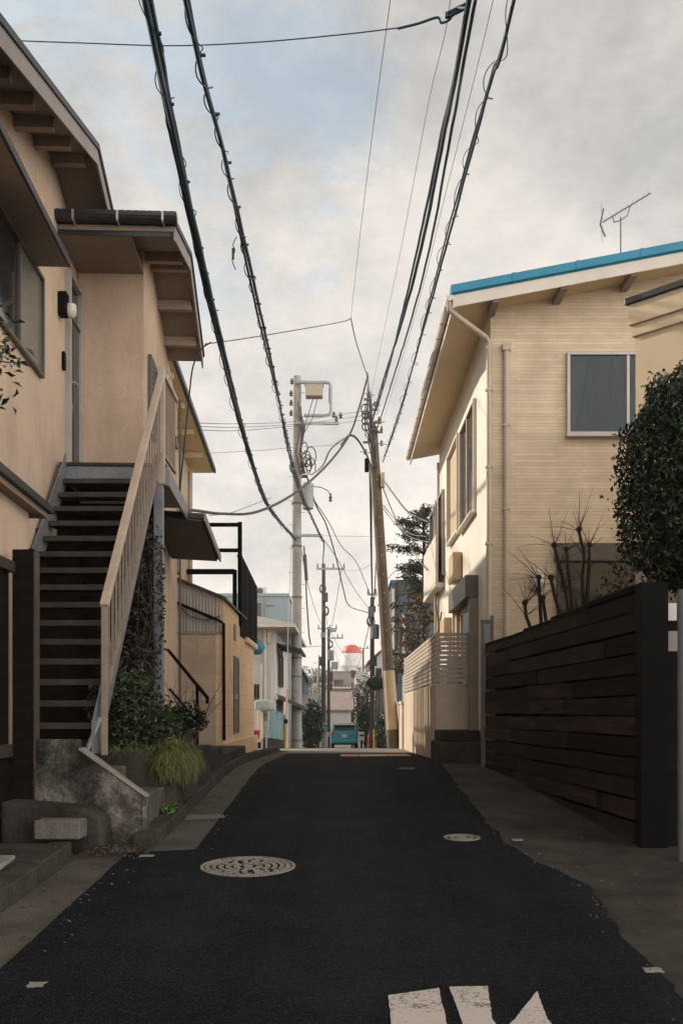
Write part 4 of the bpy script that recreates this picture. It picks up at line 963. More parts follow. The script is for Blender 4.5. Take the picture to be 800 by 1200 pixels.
# planter shrubs
pts = blob_points(2400, (-2.10, 9.75, 1.50), (.33, .40, .46), .45, .7, 3, 2.2)
plant('leafy_shrub', 'tall loose green shrub in the planter beside the stair foot', 'shrub', (-2.1, 9.75, 1.08), pts, .062, M['leaf2'], [Vector((-2.1, 9.75, 1.7))+Vector((random.uniform(-.25, .25), random.uniform(-.3, .3), random.uniform(-.1, .4))) for _ in range(9)], (.012, .004))
pts = blob_points(1100, (-1.83, 10.1, 1.33), (.22, .3, .26), .4, .7, 4, 2.2)
plant('leafy_shrub', 'low round green shrub in the planter just behind the trailing grass', 'shrub', (-1.83, 10.1, 1.08), pts, .05, M['leaf2'], [(-1.9, 10.1, 1.45), (-1.75, 10.15, 1.45), (-1.83, 10.0, 1.5)], (.01, .004))
# vine on the steel post
pts = []
for i in range(850):
    z = random.uniform(2.0, 3.55); s_ = .10+.20*math.sin((z-2.0)/1.55*math.pi)
    pts.append((Vector((-2.14+max(-.30, min(.20, random.gauss(0, s_*.7))), 10.75+max(-.2, min(.2, random.gauss(0, .12))), z)), Vector((0, -1, .2))))
for i in range(500):
    z = random.uniform(1.2, 2.2); pts.append((Vector((-2.14+random.gauss(0, .09), 10.75+random.gauss(0, .10), z)), Vector((0, -1, .2))))
plant('climbing_vine', 'rust and green climbing vine wrapped round the stair support post', 'vine', (-2.12, 10.8, 1.08), pts, .055, M['leafrust'], [(-2.1+random.uniform(-.1, .1), 10.8+random.uniform(-.1, .05), random.uniform(2.6, 3.5)) for _ in range(6)], (.012, .004))
# trailing grass clump
gb = MB()
def blade(mb, p, d, L, w=.006, droop=.9):
    pts_ = []; k = 5; d = Vector(d).normalized(); q_ = Vector(p)
    side = d.cross(Vector((0, 0, 1))); side = side.normalized() if side.length > 1e-3 else Vector((1, 0, 0))
    vs = []
    for i in range(k+1):
        ww = w*(1-i/k*.9); vs += [q_-side*ww, q_+side*ww]
        d = (d+Vector((0, 0, -droop*.45))).normalized(); q_ = q_+d*L/k
    mb.add(vs, [(2*i, 2*i+1, 2*i+3, 2*i+2) for i in range(k)])
for i in range(7500):
    if random.random() < .72:
        d = Vector((random.gauss(.35, .8), random.gauss(-.25, .8), random.gauss(.35, .75))).normalized()
        if d.z < -.75: continue
        p = Vector((-1.57, 9.38, 1.03))+Vector((d.x*.22, d.y*.48, d.z*.17))*random.uniform(.8, 1.08)
        if p.x < -1.50 and p.y > 9.05 and p.z < 1.08: p.z = 1.08
        dd_ = (d+Vector((random.gauss(.15, .45), random.gauss(0, .45), random.gauss(.1, .4)))); L_ = random.uniform(.05, .13); dr_ = random.uniform(.3, 1.8)
    else:
        p = Vector((random.uniform(-2.25, -1.6), random.uniform(9.10, 9.75), 1.09+random.random()*.05)); dd_ = Vector((random.uniform(-.7, .9), random.uniform(-.6, .5), random.uniform(.2, .8))); L_ = random.uniform(.08, .20); dr_ = random.uniform(.5, 1.4)
    blade(gb, p, dd_, L_, .0042, dr_)
tg = thing('grass_clump', 'yellow green grass clump trailing over the planter corner onto the kerb', 'grass', (-1.6, 9.3, 1.08))
stuff(gb.build('blades', M['grass'], tg, recalc=False, smooth=False))
# potted plant
pt = thing('potted_plant', 'dark potted plant on the step behind the trailing grass', 'plant', (PX(220, 11.95), 11.95, 1.06))
q = MB(); q.lathe((PX(220, 11.95), 11.95, 1.06), [(.09, 0), (.125, .20), (.135, .20), (.135, .24), (.11, .24)], 16); q.smooth = True; q.build('pot', M['terracotta'], pt)
pts = blob_points(700, (PX(220, 11.95), 11.95, 1.44), (.22, .22, .19), .4, .8, 9, 2.5)
lb = MB(); leaf_quads(lb, pts, .06, .6); lb.build('foliage', M['leaf'], pt, recalc=False, smooth=False)
q = MB()
for i in range(40):
    x = PX(208, 12.6)+random.uniform(-.3, .3); d = Vector((random.uniform(-.6, .9), random.uniform(-.5, .3), random.uniform(.4, 1.2)))
    q.tube([(x, 12.4, 1.15), Vector((x, 12.4, 1.15))+d*.35, Vector((x, 12.4, 1.15))+d*.75+Vector((0, 0, -.05))], [.005, .004, .002], 4)
solo(q, 'bare_twigs', M['twig'], 'thin bare twigs sticking out around the black handrail', 'shrub', base=(PX(208, 12.4), 12.4, 1.06))
# weed at kerb + debris
pts = blob_points(120, (-1.53, 8.75, .68), (.10, .12, .06), .4, .9, 1, 2)
lb = MB(); leaf_quads(lb, [(Vector((-1.53, 8.75, .66))+(p-Vector((-1.53, 8.75, .68)))*.8, n_) for p, n_ in pts], .05, .5); solo(lb, 'weed', mat('bright_weed_leaf', (.09, .17, .03), .5, .3, 3, island=.4), 'small bright green weed growing on the left kerb', 'weed', smooth=False)
lb = MB(); pts = [(Vector((random.gauss(-1.75, .14), random.gauss(7.5, .1), .0)), Vector((0, 0, 1))) for _ in range(170)]
pts = [(Vector((p.x, p.y, zg(p.y)+.025+.05*random.random()*max(0, 1-abs(p.x+1.75)/.25))), n_) for p, n_ in pts]
pts += [(Vector((x_, y_, zg(y_)+.02)), Vector((0, 0, 1))) for x_, y_ in [(random.uniform(-1.98, -1.5), random.uniform(4, 7.4)) for _ in range(25)]+[(random.uniform(1.45, 2.2), random.uniform(4.5, 12)) for _ in range(60)]]
leaf_quads(lb, pts, .04, .35); o = lb.build('dead_leaves', M['debris'], recalc=False, smooth=False); stuff(o); tag(o, 'scattered dead leaves and grit along the road edges', 'leaves')
gm_ = MB()
for _ in range(330):
    if random.random() < .5: x = xr_as(y := random.uniform(4, 15))+random.gauss(.03, .10)
    else: y = random.uniform(4, 15); x = (-1.60 if y < 7.55 else -1.1)+random.gauss(0, .12)
    r_ = random.uniform(.004, .013); z = zg(y)+.017
    gm_.add([(x+r_*random.uniform(.6, 1.3)*math.cos(t), y+r_*random.uniform(.6, 1.3)*math.sin(t), z) for t in (0, 1.6, 3.1, 4.7)]+[(x, y, z+r_*.8)], [(0, 1, 4), (1, 2, 4), (2, 3, 4), (3, 0, 4)])
o = gm_.build('grit', mat('grey_grit', (.085, .08, .07), .9, .4, 9, island=.6), recalc=False, smooth=False); stuff(o); tag(o, 'small loose stones gathered along the asphalt edges', 'grit')
# twig reaching in at the left edge
tl = thing('leafy_tree', 'dark leafy branch reaching in from the left edge by the window', 'tree', (-2.95, 6.6, .5))
b = MB(); bt = [P(2, 372, 6.6), P(12, 425, 6.6), P(6, 405, 6.5), P(0, 470, 6.6), P(-20, 420, 6.6), P(-40, 350, 6.6)]
limbs(b, (-2.95, 6.6, .5), [P(-60, 420, 6.6)], .05, .03); limbs(b, P(-60, 420, 6.6), bt, .015, .004, wob=.03); b.build('trunk', M['bark'], tl)
pts = []
for tpt in bt:
    for _ in range(22): pts.append((tpt+Vector((random.gauss(-.02, .05), random.gauss(0, .08), random.gauss(0, .055))), Vector((.3, -.5, .6))))
for _ in range(500): pts.append((P(-75, 400, 6.6)+Vector((random.gauss(0, .10), random.gauss(0, .3), random.gauss(0, .35))), Vector((0, -.3, .7))))
lb = MB(); leaf_quads(lb, pts, .075, .6, aspect=2.4); lb.build('crown', M['leaf'], tl, recalc=False, smooth=False)

def catmull(pts, n=10):
    pts = [Vector(p) for p in pts]; out = []
    ext = [pts[0]*2-pts[1]]+pts+[pts[-1]*2-pts[-2]]
    for i in range(1, len(ext)-2):
        p0, p1, p2, p3 = ext[i-1:i+3]
        for k in range(n):
            t = k/n; t2 = t*t; t3 = t2*t
            out.append(.5*((2*p1)+(p2-p0)*t+(2*p0-5*p1+4*p2-p3)*t2+(3*p1-p0-3*p2+p3)*t3))
    out.append(pts[-1]); return out
# ================================================================== POLES
def step_bolts(mb, x, y, z0, z1, r, n):
    for i in range(n):
        z = z0+(z1-z0)*i/(n-1); s_ = 1 if i % 2 else -1
        mb.tube([(x, y-.0, z), (x+s_*(r+.13), y, z)], .010, 5)
# --- left concrete pole
Yp = 36.5; xp = PX(347.5, Yp)
lp = thing('utility_pole', 'thick pale concrete utility pole with transformer, left of the road', 'utility pole', (xp, Yp, zg(Yp)))
q = MB(); zt = PZ(441, Yp); q.tube([(xp, Yp, zg(Yp)-.3), (xp, Yp, (zg(Yp)+zt)/2), (xp+.02, Yp, zt)], [.195, .175, .145], 20); q.build('shaft', M['polec'], lp)
for py in (700, 771, 793, 868, 640, 590):
    q = MB(); z = PZ(py, Yp); q.tube([(xp, Yp, z-.03), (xp, Yp, z+.03)], .200, 20); q.build('band', M['wire_grey'], lp)
q = MB(); step_bolts(q, xp, Yp, 4, zt-.6, .17, 22); q.build('step_bolts', M['galv'], lp)
A = lambda px, py, dy=-.25: P(px, py, Yp+dy)
fq = MB(); pts_ = [A(347, 448), A(382, 448), A(386, 449), A(387, 453), A(387, 482), A(385, 486), A(381, 487), A(356, 487)]
fq.tube(pts_, .065, 8); fq.build('equipment_frame', M['galv'], lp)
q = MB(); a = A(358, 466); b = A(378, 451); q.box(a.x, b.x, Yp-.5, Yp-.05, a.z, b.z); q.build('switch_box', mat('tan_box', (.42, .36, .28), .6, .12, 3), lp, bevel=.03)
q = MB(); a = A(357, 453); b = A(379, 448.5); q.box(a.x, b.x, Yp-.53, Yp-.02, a.z+.03, b.z-.06); q.build('box_lid', M['galv'], lp, bevel=.02)
q = MB(); a = A(344, 496); b = A(397, 496); q.box(a.x, b.x, Yp-.30, Yp-.2, a.z-.05, a.z+.05); q.build('crossarm', M['galv'], lp)
q = MB(); a = A(348, 627.5); b = A(377, 627.5); q.box(a.x, b.x, Yp-.28, Yp-.2, a.z-.05, a.z+.05); q.build('crossarm', M['galv'], lp)
for px, py in ((391, 486), (394, 491), (342, 447), (341, 461), (341, 472), (341, 484), (399, 487)):
    q = MB(); c = A(px, py); q.lathe(c-Vector((0, 0, .1)), [(.03, 0), (.075, .03), (.04, .07), (.08, .11), (.04, .15), (.05, .2)], 10); q.build('insulator', M['ceram'], lp)
q = MB(); c = P(360.5, 597, Yp-.5); h = 30/F*Yp; rr = 6.6/F*Yp
q.lathe(c, [(rr*.7, 0), (rr*.98, .03), (rr, .08), (rr, h-.12), (rr*1.05, h-.10), (rr*1.02, h-.02), (rr*.5, h+.05)], 24); q.smooth = True; tr = q.build('transformer', M['galv'], lp)
q = MB(); q.tube([P(366, 570, Yp-.5), P(376, 571, Yp-.5), P(384, 575, Yp-.5), P(387, 580, Yp-.5)], .018, 6); q.lathe(P(387, 588, Yp-.5), [(.03, 0), (.07, .05), (.04, .1), (.07, .16), (.04, .22), (.05, .3)], 10); q.build('bushing', M['ceram'], tr)
q = MB()
for k in range(7):   # coil of spare cable
    cx, cz = random.gauss(0, .14), random.gauss(0, .25); rr_ = random.uniform(.14, .30); c = P(360, 540, Yp-.35)
    q.tube([c+Vector((cx+rr_*math.cos(t)*.8, random.uniform(-.08, .08), cz+rr_*math.sin(t)*1.5)) for t in [2*math.pi*i/14 for i in range(15)]], .022, 5)
q.build('cable_coil', M['wire_brown'], lp)
q = MB()
for k in range(5):
    x0 = 349+k*1.3
    q.tube([P(x0+random.uniform(-1, 2), 470+k*6, Yp-.28), P(x0+3, 500, Yp-.28), P(x0+random.uniform(-3, 4), 530, Yp-.3), P(x0+4, 560, Yp-.28)], .028, 5)
q.tube([P(367, 466, Yp-.3), P(357, 500, Yp-.3), P(352, 520, Yp-.3)], .015, 5); q.tube([P(372, 466, Yp-.3), P(366, 490, Yp-.3), P(352, 515, Yp-.3)], .015, 5)
q.build('riser_cables', M['wire_brown'], lp)
q = MB(); q.tube([P(356, 640, Yp-.4), P(358, 668, Yp-.4), P(359, 700, Yp-.4), P(362, 745, Yp-.4), P(364, 756, Yp-.4)], .03, 6); q.tube([P(357, 650, Yp-.4), P(359, 680, Yp-.4)], .07, 6); q.build('drop_cable', M['wire_brown'], lp)

# --- right leaning pole
Yq = 26.2
rp = thing('utility_pole', 'leaning brown utility pole with cream sleeve at the crest of the road', 'utility pole', (PX(461.5, Yq), Yq, zg(Yq)))
base_ = P(461.5, 880, Yq); top_ = P(437, 500, Yq)
ptm = lambda py: base_.lerp(top_, (880-py)/380)
q = MB(); q.tube([ptm(785), ptm(640), ptm(500)], [.135, .125, .11], 18); q.build('shaft', M['polebrown'], rp)
q = MB(); q.tube([ptm(786), ptm(855)], [.150, .162], 18); q.build('sleeve', M['polecream'], rp)
q = MB(); q.tube([ptm(855), base_-Vector((0, 0, .3))], [.165, .172], 18); q.build('foot', M['polebrown'], rp)
q = MB(); q.tube([ptm(862)-Vector((.168, 0.02, 0)), ptm(700)-Vector((.135, .02, 0)), ptm(545)-Vector((.13, .02, 0))], .022, 6); q.build('conduit', M['white'], rp)
q = MB(); q.tube([ptm(520), P(433, 470, Yq), P(430, 436, Yq)], [.06, .05, .03], 8); q.build('extension', M['galv'], rp)
q = MB()
for py in range(520, 780, 22):
    c = ptm(py); q.tube([c+Vector((0, -.12, 0)), c+Vector((.01, -.2, 0))], .018, 5)
q.build('step_bolts', M['galv'], rp)
q = MB(); a = P(427, 515, Yq-.15); q.box(a.x-.0, a.x+.11, Yq-.3, Yq-.12, PZ(555, Yq), PZ(540, Yq)); q.build('junction_box', M['blackmetal'], rp, bevel=.02)
q = MB(); a = P(446, 572, Yq-.15); q.box(a.x-.0, a.x+.10, Yq-.25, Yq-.05, PZ(573, Yq), PZ(556, Yq)); q.build('junction_box', M['tan'], rp, bevel=.02)
q = MB()
for k in range(4):
    c = P(428.5, 479+k*7, Yq-.15); rr_ = .10+.05*random.random()
    q.tube([c+Vector((rr_*math.cos(t), random.uniform(-.03, .03), rr_*math.sin(t))) for t in [2*math.pi*i/12 for i in range(13)]], .018, 5)
q.build('cable_coil', M['wire'], rp)
q = MB()
for k in range(6):
    q.tube([P(432+random.uniform(-5, 3), 455+6*k, Yq-.12), P(430+random.uniform(-3, 8), 490+3*k, Yq-.14), P(434+random.uniform(-3, 8), 520, Yq-.15), P(437+random.uniform(-3, 5), 548, Yq-.15)], .016, 5)
q.build('riser_cables', M['wire_brown'], rp)
for px, py in ((430, 470), (438, 482), (436, 505), (444, 508), (429, 520), (441, 497)):
    q = MB(); q.box(PX(px, Yq)-.09, PX(px, Yq)+.09, Yq-.16, Yq-.10, PZ(py, Yq)-.02, PZ(py, Yq)+.03); q.lathe((PX(px, Yq)+.06, Yq-.13, PZ(py, Yq)+.03), [(.02, 0), (.045, .04), (.02, .08), (.03, .12)], 8); q.build('insulator', M['ceram'], rp)

for px, py, rr_ in ((433, 462, .05), (440, 474, .06), (431, 486, .05), (445, 494, .06), (434, 512, .06), (447, 520, .05), (428, 530, .05)):
    q = MB(); c = P(px, py, Yq-.12); q.tube([c+Vector((-.14, 0, .02)), c+Vector((.14, 0, -.02))], .012, 5); q.lathe(c-Vector((0, 0, .06)), [(.02, 0), (rr_, .03), (.025, .07), (rr_, .11), (.02, .15)], 8); q.build('clamp', M['galv'], rp)
q = MB()
for k in range(12):
    a = P(random.uniform(427, 446), random.uniform(455, 530), Yq-.16); b = P(random.uniform(427, 446), random.uniform(470, 545), Yq-.16); m_ = (a+b)/2+Vector((random.uniform(-.15, .15), -.05, -.12))
    q.tube(catmull([a, m_, b], 5), .009, 4)
q.build('jumper_wires', M['wire_grey'], rp)
# --- distant poles
def far_pole(label, px, Y, top, w, col, arms=(), extra=None):
    x = PX(px, Y)
    t = thing('utility_pole', label, 'utility pole', (x, Y, zg(Y)))
    q = MB(); q.tube([(x, Y, zg(Y)-.3), (x, Y, PZ(top, Y))], [w/F*Y/2*1.1, w/F*Y/2*.85], 12); q.build('shaft', col, t)
    for (x0, x1, py) in arms:
        q = MB(); q.box(PX(x0, Y), PX(x1, Y), Y-.2, Y-.1, PZ(py, Y)-.06, PZ(py, Y)+.06); q.build('crossarm', M['galv'], t)
        for xx in (x0+1, x1-1, (x0+x1)/2+3):
            q = MB(); q.lathe((PX(xx, Y), Y-.15, PZ(py, Y)+.06), [(.03, 0), (.07, .05), (.03, .12), (.06, .2), (.02, .28)], 8); q.build('insulator', M['ceram'], t)
    for e in (extra or []):
        (x0, y0, x1, y1, m_) = e
        q = MB(); q.box(PX(x0, Y), PX(x1, Y), Y-.5, Y-.15, PZ(y1, Y), PZ(y0, Y)); q.build('equipment_box', m_, t, bevel=.03)
    return t
far_pole('slender dark pole with a wide crossarm right of the concrete pole', 379, 66, 661, 5.0, M['poledark'], [(371, 404, 667)], [(376, 742, 381, 748, M['galv'])])
q = MB(); x = PX(379, 65.7); q.box(x-.16, x+.16, 65.4, 65.55, zg(66), PZ(847, 65.5)); solo(q, 'signboard', M['galv'], 'narrow pale board standing at the foot of the slender dark pole', 'board')
far_pole('thin dark pole with cable boxes behind the slender one', 385, 84, 735, 3.6, M['poledark'], [(383, 402, 748), (372, 395, 737)], [(388, 776, 396, 785, M['galv']), (386, 787, 390, 800, M['poledark']), (387, 737, 394, 741, M['galv'])])
far_pole('dark pole right of the road, below the leaning pole', 436, 60, 700, 5.5, M['poledark'], [(430, 441, 697), (432, 440, 717)], [(431, 712, 438, 724, M['steel'])])
far_pole('small distant pole rising right of the dome', 425.5, 128, 760, 2.2, M['poledark'], [(421, 432, 760), (417, 431, 784)])
far_pole('thin distant pole just right of the teal car roof', 412.5, 105, 800, 2.6, M['poledark'], [(408, 418, 790)], [(411, 786, 416, 795, M['poledark'])])
far_pole('faint short pole between the two dark left poles', 373.5, 140, 768, 1.6, M['polebrown'], [])
far_pole('thin pale pole beside the grey house wall', 338.3, 46, 745, 2.2, M['polec'], [])
# orange and white guy marker
gm = thing('marker_post', 'orange and pale marker pole standing just left of the concrete pole', 'post', (PX(334, 30), 30, zg(30)))
q = MB(); q.tube([P(333.6, 880, 30), P(335, 848, 30)], .05, 10); q.build('lower_sleeve', M['orangepost'], gm)
q = MB(); q.tube([P(335, 848, 30), P(336.5, 808, 30)], .035, 10); q.build('upper_sleeve', M['polecream'], gm)
q = MB(); q.tube([P(336.5, 808, 30), P(337.3, 745, 30.6), P(341, 640, 34)], .012, 8); q.build('guy_wire', M['galv'], gm)
q = MB(); q.tube([P(334.8, 848, 30), P(335.2, 843, 30)], .055, 10); q.build('collar', M['blackmetal'], gm)

# ================================================================== WIRES
def wirepts(pts): return [P(*p) if p[1] > 60 or True else p for p in pts]
def resample(pts, step):
    out = [pts[0]]; acc = 0
    for a, b in zip(pts, pts[1:]):
        L = (b-a).length; t = step-acc
        while t < L: out.append(a.lerp(b, t/L)); t += step
        acc = (acc+L) % step
    out.append(pts[-1]); return out
def wire(label, pts, r, m='wire', group='overhead wires', raw=False):
    p = catmull(pts if raw else [P(*q) for q in pts])
    q = MB(); q.tube(p, r, 6); return solo(q, 'overhead_cable', M[m], label, 'cable', group, base=p[0])
def bundle(label, pts, r, strands, spiral=None, group='overhead wires', helix_r=.05, pitch=.45, pre=None, clips=None, m='wire'):
    p = catmull(([Vector(k) for k in pre] if pre else [])+[P(*q) for q in pts], 14)
    t = thing('overhead_cable', label, 'cable', p[0], group)
    p = resample(p, .12)
    for s_ in range(strands):
        an = 2*math.pi*s_/strands; q = MB(); pp = []
        for i, a in enumerate(p):
            tw = an+i*.04
            pp.append(a+Vector((math.cos(tw)*r*1.05*(1 if strands > 1 else 0)+.006*mnoise.noise(a*2+Vector((s_*9, 0, 0))), 0, math.sin(tw)*r*1.05*(1 if strands > 1 else 0)+.012*mnoise.noise(a*1.5+Vector((0, s_*7, 0))))))
        q.tube(pp, r*(1 if s_ == 0 else .75), 6); q.build('strand', M[m], t)
    if spiral:
        q = MB(); hp = []
        fine = resample(p, .035)
        for i, a in enumerate(fine):
            th = i*.035/pitch*2*math.pi+2.6*mnoise.noise(Vector((i*.035*.9, 3, 1))); rr = helix_r*(1+1.1*mnoise.noise(Vector((i*.035*1.3, 0, 7))))
            hp.append(a+Vector((math.cos(th)*rr, 0, math.sin(th)*rr)))
        q.tube(hp, spiral, 4); q.build('spiral_hanger', M[m], t)
    if clips:
        for i in range(4, len(p)-1, clips):
            if p[i].y > 24: break
            q = MB(); a = p[i]; q.box(a.x-.008, a.x+.055, a.y-.012, a.y+.012, a.z-.004, a.z+.012); q.build('clip', M[m], t)
    return t
bundle('thick black cable bundle sweeping from the top left to the concrete pole', [(172, 0, 6.9), (200, 140, 8.5), (248, 360, 11.7), (283, 500, 16.2), (314, 592, 23.5), (346, 632, 36.3)], .025, 3, .005, helix_r=.055, pitch=.9, pre=[(-1.0, -6, 8.6), (-1.2, 1.5, 6.95)], clips=9)
w2 = bundle('spiral wrapped cable, second from the top left, ending beside the transformer', [(219, 0, 7.2), (262, 180, 9.3), (300, 352, 12.7), (325, 462, 17), (343, 545, 25), (358, 590, 31), (378, 634, 36.2)], .020, 2, .006, helix_r=.045, pitch=.55, pre=[(-1.0, -6, 8.4), (-1.08, 1.5, 7.05)], clips=7)
q = MB(); q.tube([P(343, 546, 25.2), P(350, 570, 28), P(357, 590, 31)], .085, 10); q.tube([P(343.6, 550, 25.6), P(343.2, 546, 25.1)], .10, 10); q.build('joint_sleeve', M['steel'], w2)
bundle('pair of heavy black cables from the top centre right down to the leaning pole', [(548, 10, 7.1), (520, 150, 9.0), (489, 300, 12), (463, 402, 16.2), (437, 490, 26)], .020, 2, None, pre=[(1.05, -6, 8.2), (.97, 1.5, 6.9)])
bundle('single black cable just right of the heavy pair', [(557, 0, 7.0), (533, 130, 8.7), (501, 300, 12), (474, 400, 16.0), (441, 505, 26)], .014, 1, None, pre=[(1.15, -6, 8.2), (1.05, 1.5, 6.9)])
bundle('loosely looped spiral cable at the top right running to the leaning pole', [(602, 0, 7.0), (575, 92, 8.0), (537, 230, 10.4), (500, 368, 14.2), (470, 478, 19.6), (449, 540, 26)], .014, 2, .0045, helix_r=.050, pitch=.85, pre=[(1.3, -6, 8.1), (1.25, 1.5, 6.9)])
wire('thin wire from the top centre down to the junction above the poles', [(461, -40, 7.6), (457, 0, 8), (437, 150, 10), (420, 290, 14), (411, 372, 19)], .0035, 'wire_grey')
wire('faint wire left of the heavy pair at the top right', [(530, -20, 7.4), (521, 40, 8), (500, 130, 9.5), (470, 290, 14), (445, 410, 20), (433, 470, 26)], .003, 'wire_grey')
wire('faint wire between the single cable and the looped cable', [(580, -10, 7.2), (556, 90, 8.5), (521, 230, 11), (486, 370, 15), (447, 500, 26)], .003, 'wire_grey')
wire('thin wire crossing the top of the sky from the left roof', [(15, 47, 8.3), (100, 50, 8.2), (200, 53, 8.0), (300, 49, 7.8), (400, 40, 7.6), (468, 32, 7.4)], .0045, 'wire')
wire('kinked black lead joining the crossing wire to the heavy pair', [(466, 33, 7.4), (490, 27, 7.35), (512, 20, 7.3), (517, 26, 7.3), (527, 22, 7.25), (534, 10, 7.2), (546, 8, 7.1)], .009, 'wire')
q = MB(); q.tube(catmull([P(277, 277, 11.1), P(273, 286, 11.1), P(275, 293, 11.1), P(272, 304, 11.1), P(276, 316, 11.1)], 6), .006, 5); q.box(P(273, 0, 11.1).x-.012, P(273, 0, 11.1).x+.012, 11.08, 11.12, PZ(303, 11.1), PZ(291, 11.1))
solo(q, 'cable_tag', M['wire'], 'small dark tag and wire end dangling from the spiral wrapped cable', 'tag', base=P(277, 277, 11.1))
q = MB()
for i in range(8):
    c = P(524+i*3, 18-i*1.5, 7.2); q.box(c.x-.016, c.x+.016, c.y-.016, c.y+.016, c.z-.012, c.z+.02)
solo(q, 'cable_clamp', M['wire'], 'black clamp gripping the heavy cable pair at the top of the picture', 'clamp')
wire('sagging wire from the left porch roof to the junction above the poles', [(240, 403, 14), (290, 396, 15.5), (350, 386, 17.5), (400, 377, 19), (411, 373, 19.2)], .009, 'wire_brown')
wire('short wire dropping from the junction to the top of the leaning pole', [(411, 373, 19.2), (417, 400, 21), (425, 425, 24), (430, 440, 26.1)], .011, 'wire_brown')
wire('black service lead curving down the wall from the left porch roof', [(247, 401, 14.05), (236, 409, 14), (226, 430, 14), (221, 470, 14.2), (215, 530, 14.4), (209, 590, 14.8)], .012, 'wire')
wire('brown service cable sagging past the concrete pole toward the leaning pole', [(213, 600, 15.2), (225, 598, 16), (260, 602, 18), (300, 600, 20), (342, 580, 22.5), (380, 548, 24.2), (408, 512, 25.3), (420, 480, 25.8), (431, 440, 26.1)], .028, 'wire_brown')
wire('brown cable branch hooking down onto the leaning pole', [(400, 522, 25.1), (408, 511, 25.3), (417, 513, 25.6), (428, 530, 26), (434, 545, 26)], .028, 'wire_brown')
wire('pale slack cable looping off the concrete pole below the crossarm', [(350, 560, 36.1), (356, 556, 36), (366, 555, 34), (378, 545, 31), (386, 528, 28), (396, 518, 26.5), (408, 511, 25.4)], .030, 'polec')
wire('dark cable hanging from the concrete pole down toward the road', [(352, 545, 36.1), (360, 560, 37), (370, 592, 42), (382, 615, 48), (394, 655, 55), (402, 690, 60), (409, 710, 66), (431, 718, 60.2)], .035, 'wire_brown')
wire('thin dark cable falling right of the transformer', [(367, 585, 36), (385, 612, 42), (400, 640, 48), (418, 660, 53), (434, 698, 60)], .02, 'wire_brown')
for k, (y0, y1, y2, lab) in enumerate([(495, 494, 487, 'upper thin wire crossing left of the concrete pole crossarm'), (499, 497, 492, 'second thin wire just under the upper one at the crossarm'), (503, 499, 497, 'third thin wire of the set at the crossarm')]):
    wire(lab, [(214, y0, 19.8), (280, y0+1.5, 28), (345, y1, 36), (395, y2-1, 32), (432, y2-6, 26.1)], .010, 'wire_grey')
wire('faint level wire left of the concrete pole below the coil', [(240, 531, 40), (300, 528, 38), (345, 524, 36.3), (392, 521, 30), (408, 513, 25.5)], .009, 'wire_grey')
wire('level wire low between the two near poles', [(350, 627, 36.2), (410, 628.5, 31), (449, 628, 26.2)], .008, 'wire_grey')
wire('thick service cable from the leaning pole to the right house corner', [(447, 560, 26.1), (458, 575, 25), (475, 597, 23.6), (490, 607, 22.6), (502, 612, 21.9)], .022, 'wire_brown')
wire('long dark wire falling steeply from the leaning pole behind the slatted porch', [(446, 565, 26.1), (460, 600, 26), (476, 632, 25.4), (490, 655, 24.5), (500, 668, 22.2)], .014, 'wire_brown')
wire('slack wire below the steep one right of the leaning pole', [(449, 592, 26.2), (462, 608, 25.5), (480, 625, 24), (500, 629, 22.3)], .011, 'wire_grey')
wire('second slack wire close under its twin right of the leaning pole', [(449, 596, 26.2), (462, 613, 25.5), (478, 628, 24), (502, 636, 22.3)], .010, 'wire_grey')
wire('dark cable running from the leaning pole to the dark pole behind', [(434, 545, 26.2), (434.5, 600, 34), (435, 650, 46), (436, 700, 59.8)], .045, 'wire_brown')
wire('second cable from the leaning pole to the dark pole behind', [(440, 560, 26.2), (441.5, 620, 34), (440, 670, 46), (438, 706, 59.8)], .025, 'wire_brown')
wire('cable from the spiral cable end to the slender dark pole', [(379, 634, 36.4), (379.5, 640, 45), (378.5, 655, 55), (378.5, 665, 65.7)], .03, 'wire_brown')
wire('thin line from the crossarm of the slender pole to the thin dark pole', [(400, 667, 65.8), (395, 700, 72), (390, 727, 79), (386.5, 745, 83.7)], .02, 'wire_grey')
wire('long thin line from the slender pole to the dark pole on the right', [(379, 664, 65.8), (400, 668, 64), (420, 668, 62), (436, 661, 60)], .012, 'wire_grey')
wire('thin line climbing right from the thin dark pole to the small distant pole', [(386, 738, 84), (398, 760, 100), (412, 775, 115), (425, 762, 127.8)], .02, 'wire_grey')
wire('dark slack line between the dark pole and the small distant pole', [(436, 702, 60.2), (432, 735, 75), (428, 750, 100), (426, 761, 127.8)], .03, 'wire_brown')
wire('thin dark line from the small distant pole down to the thin car side pole', [(425, 762, 127.6), (418, 785, 118), (413, 796, 105.2)], .03, 'wire_brown')
